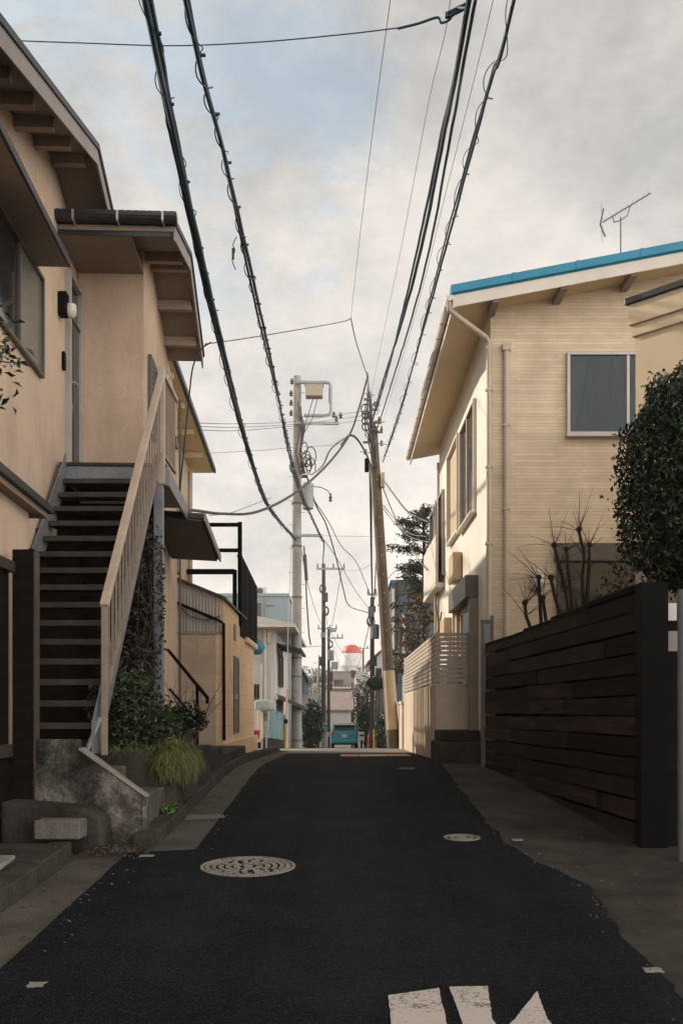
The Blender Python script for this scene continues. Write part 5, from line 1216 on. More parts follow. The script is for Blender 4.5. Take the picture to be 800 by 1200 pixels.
for lab, pts_ in [
    ('thin line from the concrete pole lower arm to the dark pole on the right', [(376, 628, 36.1), (395, 655, 45), (415, 690, 54), (431, 712, 59.8)]),
    ('fine line from the concrete pole foot arm down to the thin dark pole', [(352, 640, 36.3), (362, 690, 52), (372, 722, 68), (384, 745, 83.6)]),
    ('fine line rising from the dark right pole past the feathery tree', [(437, 705, 59.8), (446, 690, 50), (460, 672, 40), (488, 655, 31.2)]),
    ('short slack line between the two dark left poles', [(379, 690, 66.2), (381, 712, 72), (384, 738, 83.6)]),
    ('fine level line beneath the wide crossarm reaching left', [(379, 757, 66), (362, 758, 52), (352, 757, 36.6)]),
    ('slack line from the small distant pole up to the dark right pole top', [(425.5, 764, 127.5), (430, 745, 95), (433, 720, 70), (435.5, 702, 60.1)]),
    ('thin drop line from the dark right pole to the red roofed house', [(437, 716, 60), (441, 738, 66), (446, 757, 77.5)]),
    ('thin line from the thin dark pole toward the mauve block', [(386, 748, 84.2), (393, 765, 105), (400, 788, 134.8)])]:
    wire(lab, pts_, .016, 'wire_grey')
def pole_kit(t_name, px, Y, items):
    t = [o for o in bpy.data.objects if o.get('label') == t_name][0]
    for (kind, dx, py) in items:
        c = P(px+dx, py, Y-.25); q = MB()
        if kind == 'cable_coil':
            for k in range(4): q.tube([c+Vector((.22*math.cos(t_)*(.7+.1*k), .05*k-.1, .30*math.sin(t_)*(.7+.12*k))) for t_ in [2*math.pi*i/12 for i in range(13)]], .02, 5)
            q.build('cable_coil', M['wire_brown'], t)
        elif kind == 'street_light':
            q.tube([P(px, py+6, Y-.1), c+Vector((0, 0, .25)), c+Vector((.25, -.1, .25))], .03, 6); q.box(c.x-.1, c.x+.55, c.y-.25, c.y+.05, c.z+.05, c.z+.22); q.build('street_light', M['galv'], t)
        elif kind == 'box':
            q.box(c.x-.2, c.x+.2, c.y-.1, c.y+.15, c.z-.3, c.z+.3); q.build('equipment_box', M['poledark'], t, bevel=.03)
        elif kind == 'transformer':
            q.lathe(c, [(.22, -.45), (.26, -.40), (.26, .35), (.2, .42)], 14); q.build('transformer', M['steel'], t)
pole_kit('slender dark pole with a wide crossarm right of the concrete pole', 379, 66, [('box', 1.5, 700), ('cable_coil', 2.5, 716), ('cable_coil', -1, 690), ('box', -1.2, 775)])
pole_kit('thin dark pole with cable boxes behind the slender one', 385, 84, [('transformer', 2.6, 768), ('cable_coil', 2, 755), ('box', 1.5, 805)])
pole_kit('dark pole right of the road, below the leaning pole', 436, 60, [('transformer', 3.2, 740), ('cable_coil', -2.2, 728), ('box', 1.5, 775)])
pole_kit('thin distant pole just right of the teal car roof', 412.5, 105, [('transformer', 2.0, 812)])
wire('thin short wires by the left house eave', [(245, 604, 20.2), (270, 601, 22), (300, 590, 25), (318, 583, 28)], .008, 'wire_grey')

# ================================================================== MIDDLE DISTANCE, LEFT
BLD = {}
def building(label, x0, x1, Y0, Y1, ztop, wallm, roofm=None, roof='flat', oh=.3, wins=(), cat='house', name='house', side=None, rise=.9):
    t = thing(name, label, cat, ((x0+x1)/2, (Y0+Y1)/2, zg(Y0)))
    q = MB(); zb = min(zg(Y0), zg(Y1))-.4; q.box(x0, x1, Y0, Y1, zb, ztop); q.build('wall', wallm, t)
    if roof == 'flat':
        q = MB(); q.box(x0-.08, x1+.08, Y0-.08, Y1+.08, ztop, ztop+.18); q.build('parapet', wallm, t)
    elif roof == 'hip':
        q = MB(); a, b, c, d = (x0-oh, Y0-oh, ztop), (x1+oh, Y0-oh, ztop), (x1+oh, Y1+oh, ztop), (x0-oh, Y1+oh, ztop)
        m_ = min(x1-x0, Y1-Y0)/2
        if (x1-x0) > (Y1-Y0): e, f = (x0+m_, (Y0+Y1)/2, ztop+rise), (x1-m_, (Y0+Y1)/2, ztop+rise)
        else: e, f = ((x0+x1)/2, Y0+m_, ztop+rise), ((x0+x1)/2, Y1-m_, ztop+rise)
        vs = [a, b, c, d, e, f]
        fs = [(0, 1, 5, 4), (2, 3, 4, 5), (1, 2, 5), (3, 0, 4)] if (x1-x0) > (Y1-Y0) else [(0, 1, 4), (1, 2, 5, 4), (2, 3, 5), (3, 0, 4, 5)]
        q.add(vs, fs+[(3, 2, 1, 0)]); ro = q.build('roof', roofm, t)
        q = MB(); q.box(x0-oh, x1+oh, Y0-oh, Y1+oh, ztop-.12, ztop-.003); q.build('eaves', M['white'], ro)
    elif roof == 'gable':
        q = MB(); xm = (x0+x1)/2
        q.extrude([(x0-oh, Y0-oh, ztop-.05), (xm, Y0-oh, ztop+rise), (x1+oh, Y0-oh, ztop-.05), (x1+oh, Y0-oh, ztop-.2), (xm, Y0-oh, ztop+rise-.15), (x0-oh, Y0-oh, ztop-.2)], (0, Y1-Y0+2*oh, 0)); q.build('roof', roofm, t)
        q = MB(); q.extrude([(x0, Y0, ztop), (x1, Y0, ztop), (xm, Y0, ztop+rise-.16)], (0, Y1-Y0, 0)); q.build('gable_wall', wallm, t)
    elif roof == 'slope':
        q = MB(); q.extrude([(x0-oh, Y0-oh, ztop), (x1+oh, Y0-oh, ztop), (x1+oh, Y1, ztop+rise), (x0-oh, Y1, ztop+rise)], (0, 0, -.12)); q.build('roof', roofm, t)
    fm = fr((0, Y0, 0), (1, 0, 0), (0, -1, 0))
    for (a0, a1, b0, b1) in wins: window(t, fm, a0, a1, b0, b1, frame=M['alu_dark'], sill=False, depth=.08, fw=.06)
    return t, fm
# light grey house with eaves
Yh = 34
t, fm = building('light grey sided house with hipped roof and small porch roofs on the left', -8, PX(321, Yh), Yh, 43, PZ(733, Yh), M['greyhouse'], mat('grey_roof', (.30, .28, .27), .8, .15, 2), 'hip', .75, rise=1.0,
    wins=[(PX(298, Yh), PX(303.5, Yh), PZ(818, Yh), PZ(804, Yh))])
q = MB(fm); q.tube([(PX(310.5, Yh), PZ(736, Yh), .06), (PX(310.5, Yh), PZ(830, Yh), .06)], .05, 8); q.build('downpipe', M['white'], t)
q = MB(fm); q.box(PX(313, Yh), PX(317.5, Yh), PZ(754, Yh), PZ(740, Yh), 0, .08); q.build('shutter', M['white'], t)
sdm = fr((PX(321, Yh), 0, 0), (0, 1, 0), (1, 0, 0))
q = MB(sdm); q.extrude([(35.2, PZ(753, 35), 0), (35.2, PZ(753, 35)-.05, 0), (35.2, PZ(760, 35)-.1, .9), (35.2, PZ(760, 35), .9)], (4, 0, 0)); q.build('porch_roof', M['darkroof'], t)
q = MB(sdm); q.extrude([(35, 2.15, 0), (35, 2.0, 0), (35, 1.6, 1.0), (35, 1.72, 1.0)], (4.5, 0, 0)); q.build('porch_roof', M['alu_dark'], t)
window(t, sdm, 36, 38.5, 2.5, 3.6, frame=M['alu_dark'], sill=False); 
q = MB(sdm); q.box(34.3, 40, 1.95, 2.1, 0, .06); q.build('band', M['white'], t)
for i, px in enumerate((305.5, 318)):
    q = MB(); a = P(px, 778 if i == 0 else 782, 33); q.tube([(a.x, 33, zg(33)), a], .045, 8)
    solo(q, 'metal_post', M['white'], ['slim white post in front of the grey house, left one', 'slim white post in front of the grey house, right one by its corner'][i], 'post')
# blue-grey block behind
Yi = 60
t, fm = building('pale blue grey flat roofed building behind the grey house', -14, PX(337, Yi), Yi, 70, PZ(699, Yi), M['bluegrey'], roof='flat', cat='building', name='building', wins=[(PX(297, Yi), PX(304.5, Yi), PZ(722, Yi), PZ(708, Yi)), (PX(322, Yi), PX(326, Yi), PZ(742, Yi), PZ(735, Yi))])
q = MB(fm); q.tube([(PX(311, Yi), PZ(700, Yi), .05), (PX(311, Yi), PZ(760, Yi), .05)], .06, 6); q.tube([(PX(311, Yi), PZ(709, Yi), .05), (PX(321, Yi), PZ(709, Yi), .05)], .06, 6); q.build('pipe', M['galv'], t)
ac = thing('rooftop_unit', 'boxy air conditioning unit on the blue grey building roof', 'air conditioner', P(306, 697, 61))
q = MB(); a = P(301, 697.5, 61); b = P(312, 688, 61); q.box(a.x, b.x, 61, 61.5, a.z, b.z); q.build('casing', M['white'], ac, bevel=.03)
q = MB(); c = (a+b)/2; c.x -= .1; q.M = Matrix.Translation((c.x, 60.98, c.z)) @ Matrix.Rotation(R(90), 4, 'X'); q.lathe((0, 0, 0), [(.19, -.02), (.19, .02)], 18); q.build('fan_grille', M['alu_dark'], ac)
t, fm = building('dark eaved small house beyond the concrete pole', PX(341, 78), PX(357, 78), 78, 88, PZ(795, 78), M['bluebld'], M['darkroof'], 'gable', .3, rise=1.2)
t, fm = building('low house with brown canopy behind the dark bush', PX(330, 62), PX(362, 62), 70, 76, PZ(826, 70), M['greyhouse'], M['alu_dark'], 'slope', .3, rise=.9)
# blue sheet fence
bf = thing('sheet_fence', 'faded blue sheeting fence along the left beyond the shed', 'fence', (-2.4, 30, zg(30)))
for i in range(8):
    fx = lambda y: -2.16+.12*(y-28)/8
    y0 = 28.0+i*1.0; zt_ = 1.68-.04*i; zb_ = .78-.04*i
    q = MB(); vs = []; n = 8
    for k in range(n+1):
        y = y0+.97*k/n; vs += [(fx(y)+.03*math.sin(k*1.7+i), y, zb_), (fx(y)+.04*math.sin(k*1.3+i*2), y, zt_+random.uniform(-.02, .02))]
    q.add(vs, [(2*k, 2*k+2, 2*k+3, 2*k+1) for k in range(n)])
    sh_ = q.build('sheet', M['tarp'], bf, smooth=True)
    q = MB(); q.box(fx(y0)-.07, fx(y0)-.03, y0, y0+.05, .3, zt_+.05); q.build('post', M['galv'], bf)
q = MB(); q.extrude([(-2.5, 27.8, -.2), (-2.10, 27.8, -.2), (-2.10, 27.8, .80), (-2.5, 27.8, .80)], (.06, 8.4, -.30))
solo(q, 'retaining_wall', M['conc'], 'low mossy retaining wall under the blue sheeting', 'wall', bevel=.02)
ys = thing('notice_board', 'pale notice board with yellow edge strip beyond the shed', 'sign', P(309, 862, 27.2))
q = MB(); a = P(308.5, 852, 27.2); b = P(314, 832, 27.2); q.box(a.x, b.x, 27.2, 27.26, a.z, b.z); q.build('board', mat('cream_board', (.50, .45, .36), .7), ys)
q = MB(); a = P(305.5, 857, 27.18); b = P(308.4, 830, 27.18); q.box(a.x, b.x, 27.18, 27.24, a.z, b.z); q.build('edge_strip', M['yellow'], ys)
q = MB(); a = P(309.5, 845, 27.19); b = P(312.5, 836, 27.19); q.box(a.x, b.x, 27.185, 27.2, a.z, b.z); q.build('printed_panel', M['barge'], ys)
q = MB(); a = P(307, 870, 27.22); q.tube([(a.x, 27.24, zg(27)), P(307, 832, 27.25)], .03, 6); q.tube([(PX(312, 27.2), 27.24, zg(27)), P(312, 850, 27.25)], .03, 6); q.build('leg', M['galv'], ys)
ct = thing('covered_cart', 'pale sheet covered storage stand with round white end by the sheeting', 'storage', P(305, 860, 26.4))
q = MB(); a = P(298, 833, 26.6); b = P(318, 820, 26.6); q.box(a.x, b.x, 26.6, 28.0, a.z, b.z); q.build('cover', mat('pale_blue_cover', (.42, .48, .47), .6, .15, 3, .4, 12), ct, bevel=.08)
q = MB(); q.tube([P(301, 866, 26.8), P(301, 833, 26.8)], .16, 12); q.tube([P(303.5, 870, 26.5), P(303.5, 832, 26.5)], .04, 8); q.build('stand', M['white'], ct)
q = MB(); a = P(299, 866, 26.3); q.lathe(a, [(.10, 0), (.13, .22), (.14, .22), (.12, .18)], 14); solo(q, 'bucket', M['red'], 'small red bucket on the ground beyond the shed', 'bucket')

# dark bush left of road and topiary right
pts = blob_points(2600, (PX(364, 56), 56, .75), (.62, 1.0, 1.35), .35, .5, 11, 1.6)
plant('garden_bush', 'dark bush right of the concrete pole foot', 'bush', (PX(364, 56), 56, zg(56)), pts, .17, M['leaf'], [(PX(364, 56)+random.uniform(-.3, .3), 56, 1.2) for _ in range(5)], (.08, .02))
pts = blob_points(1800, (PX(428, 66), 66, 1.0), (.55, .8, 1.25), .35, .5, 12, 1.6)
plant('garden_bush', 'dark bush beside the teal car on the right', 'bush', (PX(428, 66), 66, zg(66)), pts, .16, M['leafneedle'], [(PX(428, 66)+random.uniform(-.3, .3), 66, 1.4) for _ in range(5)], (.08, .02))
pts = blob_points(1500, P(440, 801, 50), (.48, .5, .36), .12, .5, 13, 1.6)
plant('clipped_tree', 'flat clipped evergreen crown right of the road by the dark pole', 'tree', (PX(442, 50), 50, zg(50)), pts, .11, M['leaf'], [P(438, 802, 50), P(444, 800, 50), P(441, 797, 50)], (.06, .03))
pts = blob_points(1500, (PX(449, 44), 44, .45), (.42, .9, 1.15), .3, .5, 14, 1.6)
plant('garden_hedge', 'dark hedge behind the leaning pole', 'hedge', (PX(449, 44), 44, zg(44)), pts, .13, M['leaf'], [(PX(449, 44)+random.uniform(-.2, .2), 44, 1.2) for _ in range(4)], (.06, .02))

for (px, py, Y, rx, rz, lab, m_, cat) in [(372.5, 846, 92, 1.1, 1.7, 'dark rounded shrub at the foot of the thin dark poles', 'leaf', 'bush'), (416, 846, 98, .9, 1.5, 'dark shrub just right of the teal car roof', 'leaf2', 'bush'), (429, 822, 84, 1.1, 2.2, 'tall dark tree left of the dark right pole', 'leafneedle', 'tree'), (369, 800, 160, 5.0, 3.2, 'hazy round tree far left of the slender pole', 'leaf2', 'tree'), (392, 843, 120, 1.6, 1.4, 'low green shrub under the pinkish sloping roof', 'leaf2', 'bush'), (444, 838, 70, .7, 1.6, 'dark narrow shrub behind the vertical board fence', 'leaf', 'bush')]:
    c = P(px, py, Y); pts = blob_points(1100, c, (rx, rx, rz), .35, .5, int(px) % 17, 1.6)
    plant('garden_tree' if cat == 'tree' else 'garden_bush', lab, cat, (c.x, Y, zg(Y)), pts, .11*rz, M[m_], [c+Vector((random.uniform(-.4, .4)*rx, 0, random.uniform(0, .5)*rz)) for _ in range(4)], (.09, .03))
for (px0, px1, pt, Y, m_, rm, lab) in [(418, 427, 829, 100, 'stuccoB', 'redroof', 'small cream shed roofed in red right of the teal car'), (428, 435, 806, 105, 'bluegrey', 'darkroof', 'small blue grey house with dark gable behind the dark right pole'), (377, 384, 822, 115, 'greyhouse', 'darkroof', 'small grey gabled house between the two dark left poles')]:
    building(lab, PX(px0, Y), PX(px1, Y), Y, Y+6, PZ(pt, Y), M[m_], M[rm], 'gable', .25, rise=.9, wins=[(PX(px0, Y)+.25, PX(px0, Y)+.75, PZ(pt, Y)-1.2, PZ(pt, Y)-.4)])
for (px, Y, h, lab, m_) in [(409.5, 88, 1.9, 'thin pale sign post near the teal car', 'white'), (421, 72, 1.5, 'short pale roadside post left of the parked scooter', 'white'), (383, 75, 1.2, 'short pale roadside post at the foot of the thin dark pole', 'galv')]:
    x = PX(px, Y); q = MB(); q.tube([(x, Y, zg(Y)), (x, Y, zg(Y)+h)], .05, 8); q.box(x-.18, x+.18, Y-.06, Y-.04, zg(Y)+h-.35, zg(Y)+h); solo(q, 'sign_post', M[m_], lab, 'sign post')
# feathery tree on the right
tt = thing('feathery_tree', 'feathery layered tree with reddish lower leaves beyond the tiled house', 'tree', (PX(498, 31), 31, zg(31)))
b = MB(); tx = PX(498, 31); tips = []
layers = [(493, 598, 12), (487, 612, 20), (491, 626, 16), (480, 640, 26), (486, 655, 24), (480, 666, 26), (482, 678, 26), (486, 692, 24), (480, 705, 28), (484, 722, 26), (478, 738, 26), (482, 752, 26), (476, 768, 24), (480, 782, 22)]
b.tube([(tx, 31, zg(31)-.2), (tx, 31, 3), (tx-.05, 31, PZ(590, 31))], [.14, .10, .03], 8)
up = []; lo = []
for (px, py, wd) in layers:
    c = P(px, py, 31); h = (wd)/F*31
    for s_ in range(4):
        e = c+Vector((random.uniform(-h, h*.9), random.uniform(-.9, .9), random.uniform(-.1, .12)))
        st = Vector((tx-.02, 31, c.z-.25)); b.tube([st, st.lerp(e, .5)+Vector((0, 0, .08)), e], [.025, .016, .006], 5)
        for _ in range(150):
            f = random.uniform(.35, 1.15)**.8; p = st.lerp(e, f)+Vector((random.gauss(0, .09), random.gauss(0, .12), random.gauss(0, .07)))
            (up if py < 700 else lo).append((p, Vector((0, 0, 1))))
b.build('trunk', M['bark'], tt)
lb = MB(); leaf_quads(lb, up, .115, .6, aspect=2.6); lb.build('crown', M['leafneedle'], tt, recalc=False, smooth=False)
for _ in range(2000):
    yy_ = random.uniform(690, 800); c = P(random.uniform(478-12*max(0, math.sin(yy_*.21)), 502), yy_, 31); lo.append((c+Vector((0, random.uniform(-.8, .8), 0)), Vector((0, 0, 1))))
lb = MB(); leaf_quads(lb, lo[::2], .12, .6); lb.build('crown', M['leafpale'], tt, recalc=False, smooth=False)
lb = MB(); leaf_quads(lb, lo[1::2], .12, .6); lb.build('crown', M['leafneedle'], tt, recalc=False, smooth=False)

# buildings on the right beyond
t, fm = building('slate blue clad building behind the feathery tree', PX(459, 52), 9, 52, 62, PZ(684, 52), M['bluebld'], roof='flat', cat='building', name='building', wins=[(PX(464, 52), PX(470, 52), PZ(760, 52), PZ(735, 52))])
q = MB(fm); q.tube([(PX(467, 52), PZ(800, 52), .1), (PX(467, 52), PZ(680, 52), .1)], .11, 8); q.build('flue', M['poledark'], t)
q = MB(fm); q.box(PX(459, 52), PX(462, 52), zg(52), PZ(690, 52), 0, .05); q.box(PX(471, 52), PX(475, 52), zg(52), PZ(720, 52), 0, .05); q.build('trim', M['white'], t)
t, fm = building('white gabled house with red roof behind the leaning pole', PX(436, 78), PX(480, 78), 78, 88, PZ(775, 78), M['greyhouse'], M['redroof'], 'gable', .4, rise=1.6, wins=[(PX(441, 78), PX(446, 78), PZ(800, 78), PZ(784, 78))])
t, fm = building('grey house wall between hedge and leaning pole', PX(444, 58), PX(462, 58), 58, 64, PZ(800, 58), M['pinkgrey'], M['darkroof'], 'slope', .2, rise=.6)
t, fm = building('pale concrete block standing left of the dark pole', PX(417, 112), PX(434, 112), 112, 122, PZ(789, 112), M['greyhouse'], roof='flat', cat='building', name='building', wins=[(PX(419, 112), PX(425, 112), PZ(822, 112), PZ(816, 112))])
t, fm = building('mauve grey block closing the end of the street', PX(384, 135), PX(417.5, 135), 135, 150, PZ(788, 135), M['pinkgrey'], roof='flat', cat='building', name='building', wins=[(PX(392, 135), PX(402, 135), PZ(803, 135), PZ(797, 135)), (PX(388, 135), PX(394, 135), PZ(822, 135), PZ(817, 135))])
t, fm = building('low house with pinkish sloping roof left of the teal car', PX(383, 95), PX(411, 95), 95, 104, PZ(832, 95), M['greyhouse'], mat('pink_roof', (.25, .19, .17), .8, .25, 2), 'slope', .3, rise=1.9)
for i, (px0, px1, Y, py, m_, lab) in enumerate([(336, 352, 170, 800, 'pinkgrey', 'faint mauve block far behind the concrete pole'), (352, 366, 190, 793, 'bluegrey', 'hazy blue grey block far left of the slender pole'), (366, 384, 175, 787, 'greyhouse', 'hazy pale block far behind the slender pole'), (428, 446, 165, 780, 'bluegrey', 'hazy blue grey block far right of the dome tower'), (446, 470, 150, 772, 'pinkgrey', 'hazy mauve block behind the red roofed house')]):
    a0, a1 = PX(px0, Y), PX(px1, Y); zt_ = PZ(py, Y); sp = (a1-a0)/3
    building(lab, a0, a1, Y, Y+12, zt_, M[m_], roof='flat', cat='building', name='building', wins=[(a0+sp*(k+.25), a0+sp*(k+.75), zt_-1.9, zt_-.9) for k in range(3)])
for (lab, items) in (('mauve grey block closing the end of the street', [(386, 786, 389, 783), (404, 787, 408, 783), (411, 787, 415, 785)]), ('pale concrete block standing left of the dark pole', [(420, 788, 424, 785)]), ('hazy blue grey block far left of the slender pole', [(355, 792, 358, 789)])):
    t = [o for o in bpy.data.objects if o.get('label') == lab][0]; Y = t.location.y-3
    for (a0, b1, a1, b0) in items:
        q = MB(); q.box(PX(a0, Y), PX(a1, Y), Y, Y+2, PZ(b1, Y)-.5, PZ(b0, Y)); q.build('roof_box', M['bluegrey'], t)
t = [o for o in bpy.data.objects if o.get('label') == 'mauve grey block closing the end of the street'][0]
for py in (806, 818):
    q = MB(); q.box(PX(387, 134), PX(414, 134), 133.9, 134.95, PZ(py, 134)-.1, PZ(py, 134)+.1); q.build('balcony_slab', M['white'], t)
    for px in range(388, 415, 4):
        q = MB(); q.box(PX(px, 134), PX(px, 134)+.12, 133.9, 134.0, PZ(py, 134), PZ(py-4, 134)); q.build('balcony_post', M['poledark'], t)
# dome tower
Yd = 215; rd = 12/F*Yd
dt = thing('domed_tower', 'white round tower with a red dome at the end of the street', 'tower', (PX(412, Yd), Yd, zg(Yd)))
q = MB(); zc = PZ(766, Yd); q.lathe((PX(412, Yd), Yd, 0), [(rd*1.05, zg(Yd)-.5), (rd*1.05, PZ(786, Yd)), (rd*1.05, zc-.2), (rd*.985, zc-.02)], 32); q.smooth = True; q.build('body', mat('white_tower_paint', (.72, .69, .65), .6, .05, 1), dt)
q = MB(); hh = 10.5/F*Yd; q.lathe((PX(412, Yd), Yd, zc), [(rd*.985*math.cos(t_), hh*math.sin(t_)) for t_ in [math.pi/2*i/10 for i in range(11)]], 32); q.smooth = True; q.build('dome', mat('red_dome_paint', (.58, .075, .05), .5, .08, 1), dt)
q = MB(); q.lathe((PX(412, Yd), Yd, 0), [(rd*1.10, PZ(783, Yd)), (rd*1.10, PZ(780, Yd))], 32); q.build('ring', M['greyhouse'], dt)

# right side street furniture far
q = MB(); a = P(432.5, 880, 47); q.lathe((a.x, 47, zg(47)), [(.07, 0), (.07, .55), (.05, .62)], 12); q.v = [p for p in q.v]
solo(q, 'bollard', M['red'], 'small red bollard at the right roadside beyond the crest', 'bollard')
q = MB(); a = P(439, 880, 45); q.tube([(a.x, 45, zg(45)), (a.x, 45, zg(45)+.85)], .075, 10); solo(q, 'bollard', M['yellow'], 'yellow post at the right roadside beside the red bollard', 'bollard')
q = MB(); x = PX(443, 46); q.box(x, x+.09, 45.5, 52, zg(52)-.2, 1.0)
for i in range(12): q.box(x-.02, x, 45.6+i*.52, 45.66+i*.52, zg(50), 1.02)
solo(q, 'garden_fence', M['poledark'], 'dark vertical board fence right of the yellow post', 'fence')
mo = thing('parked_scooter', 'pale parked scooter seen end-on right of the teal car', 'scooter', (PX(424, 58), 58, zg(58)))
z0 = zg(58); x = PX(423.5, 58)
q = MB(); q.M = Matrix.Translation((x, 57.6, z0+.25)) @ Matrix.Rotation(R(90), 4, 'Y'); q.lathe((0, 0, 0), [(.15, -.06), (.25, -.05), (.25, .05), (.15, .06)], 18); q.build('wheel', M['rubber'], mo)
q = MB(); q.M = Matrix.Translation((x, 58.8, z0+.25)) @ Matrix.Rotation(R(90), 4, 'Y'); q.lathe((0, 0, 0), [(.15, -.06), (.25, -.05), (.25, .05), (.15, .06)], 18); q.build('wheel', M['rubber'], mo)
q = MB(); q.box(x-.16, x+.16, 57.5, 58.4, z0+.42, z0+.72); q.box(x-.18, x+.18, 58.5, 58.62, z0+.35, z0+.95); q.box(x-.15, x+.15, 58.3, 58.6, z0+.3, z0+.38); q.build('body', M['carwhite'], mo, bevel=.06)
q = MB(); q.tube([(x-.33, 58.5, z0+1.02), (x+.33, 58.5, z0+1.02)], .025, 8); q.tube([(x, 58.55, z0+.95), (x, 58.5, z0+1.02)], .03, 8); q.build('handlebar', M['blackmetal'], mo)
q = MB(); q.box(x-.13, x+.13, 57.45, 58.2, z0+.72, z0+.80); q.build('seat', M['blackmetal'], mo, bevel=.03)

# ---------------- teal car, seen from behind
Yc = 61; xc = PX(403.6, Yc); zc0 = zg(Yc)
car = thing('parked_car', 'teal hatchback with white roof seen from behind at the end of the road', 'car', (xc, Yc, zc0))
def carsec(y, hw, z0, zs, zt, tw):
    return [(xc-hw, y, zc0+z0), (xc-hw*1.0, y, zc0+z0+.25), (xc-hw, y, zc0+zs-.1), (xc-hw*.96, y, zc0+zs), (xc-tw, y, zc0+zt-.05), (xc-tw*.9, y, zc0+zt), (xc+tw*.9, y, zc0+zt), (xc+tw, y, zc0+zt-.05), (xc+hw*.96, y, zc0+zs), (xc+hw, y, zc0+zs-.1), (xc+hw, y, zc0+z0+.25), (xc+hw, y, zc0+z0)]
secs = [carsec(Yc, .78, .32, .92, 1.0, .70), carsec(Yc+.12, .82, .25, .95, 1.06, .72), carsec(Yc+.5, .83, .22, .97, 1.08, .72), carsec(Yc+2.6, .83, .22, .97, 1.06, .70), carsec(Yc+3.4, .80, .25, .85, .92, .6), carsec(Yc+3.7, .72, .35, .75, .8, .5)]
q = MB(); vs = [p for s_ in secs for p in s_]; n = 12
q.add(vs, [(i*n+k, i*n+(k+1) % n, (i+1)*n+(k+1) % n, (i+1)*n+k) for i in range(5) for k in range(n)]+[tuple(range(n))[::-1], tuple(range(5*n, 6*n))]); q.build('body', M['teal'], car, bevel=.02, smooth=True)
gsec = [(Yc+.10, .70, 1.04), (Yc+.42, .62, 1.46), (Yc+2.3, .62, 1.46), (Yc+3.0, .68, 1.04)]
q = MB(); vs = []
for (y, hw, z) in gsec: vs += [(xc-hw, y, zc0+z), (xc+hw, y, zc0+z)]
vs2 = [(xc-.70, Yc+.10, zc0+1.03), (xc+.70, Yc+.10, zc0+1.03), (xc+.68, Yc+3.0, zc0+1.03), (xc-.68, Yc+3.0, zc0+1.03)]
q.add(vs, [(0, 1, 3, 2), (2, 3, 5, 4), (4, 5, 7, 6), (0, 2, 4, 6), (1, 7, 5, 3), (0, 6, 7, 1)]); q.build('cabin_glass', M['glassdark'], car, bevel=.05)
q = MB(); q.extrude([(xc-.66, Yc+.20, zc0+1.40), (xc-.60, Yc+.20, zc0+1.53), (xc-.40, Yc+.20, zc0+1.585), (xc+.40, Yc+.20, zc0+1.585), (xc+.60, Yc+.20, zc0+1.53), (xc+.66, Yc+.20, zc0+1.40)], (0, 2.2, 0)); q.build('roof', M['carwhite'], car, bevel=.03)
for s_ in (-1, 1):
    q = MB(); q.bar((xc+s_*.69, Yc+.09, zc0+1.03), (xc+s_*.625, Yc+.40, zc0+1.48), .12, .08); q.build('pillar', M['teal'], car, bevel=.02)
    q = MB(); q.box(xc+s_*.72-.075, xc+s_*.72+.075, Yc-.025, Yc+.15, zc0+.72, zc0+.98); q.build('tail_light', M['red'], car, bevel=.02)
    for dy in (.65, 3.0):
        q = MB(); q.M = Matrix.Translation((xc+s_*.73, Yc+dy, zc0+.3)) @ Matrix.Rotation(R(90), 4, 'Y'); q.lathe((0, 0, 0), [(.18, -.10), (.29, -.10), (.30, -.06), (.30, .06), (.29, .10), (.18, .10)], 22); wh = q.build('wheel', M['rubber'], car)
        q = MB(); q.M = Matrix.Translation((xc+s_*.73, Yc+dy, zc0+.3)) @ Matrix.Rotation(R(90), 4, 'Y'); q.lathe((0, 0, 0), [(.06, -.105), (.17, -.09), (.17, .09), (.06, .105)], 14); q.build('rim', M['alu'], wh)
    q = MB(); q.box(xc+s_*.90-.07, xc+s_*.90+.07, Yc+2.55, Yc+2.65, zc0+1.0, zc0+1.14); q.build('mirror', M['teal'], car, bevel=.02)
q = MB(); q.box(xc-.80, xc+.80, Yc-.07, Yc+.1, zc0+.30, zc0+.52); q.build('bumper', M['teal'], car, bevel=.04)
q = MB(); q.box(xc-.72, xc+.72, Yc-.05, Yc+.2, zc0+.20, zc0+.30); q.build('lower_trim', M['rubber'], car)
q = MB(); q.box(xc-.17, xc+.17, Yc-.04, Yc-.01, zc0+.66, zc0+.82); q.build('number_plate', M['white'], car)
q = MB(); q.box(xc-.27, xc+.27, Yc-.03, Yc, zc0+.84, zc0+.88); q.build('boot_trim', M['alu'], car)

# ================================================================== AIR
q = MB(); q.box(-205, 205, -36, 408, -12, 24)
hz = q.build('haze', M['white'])
hm = bpy.data.materials.new('pale_air'); hm.use_nodes = True; hn = hm.node_tree
hn.nodes.remove(hn.nodes['Principled BSDF']); pvv = hn.nodes.new('ShaderNodeVolumePrincipled'); pvv.inputs['Color'].default_value = (.92, .90, .88, 1); pvv.inputs['Density'].default_value = .0006; pvv.inputs['Anisotropy'].default_value = .2
hn.links.new(pvv.outputs[0], hn.nodes['Material Output'].inputs['Volume'])
hz.data.materials.clear(); hz.data.materials.append(hm); stuff(hz)
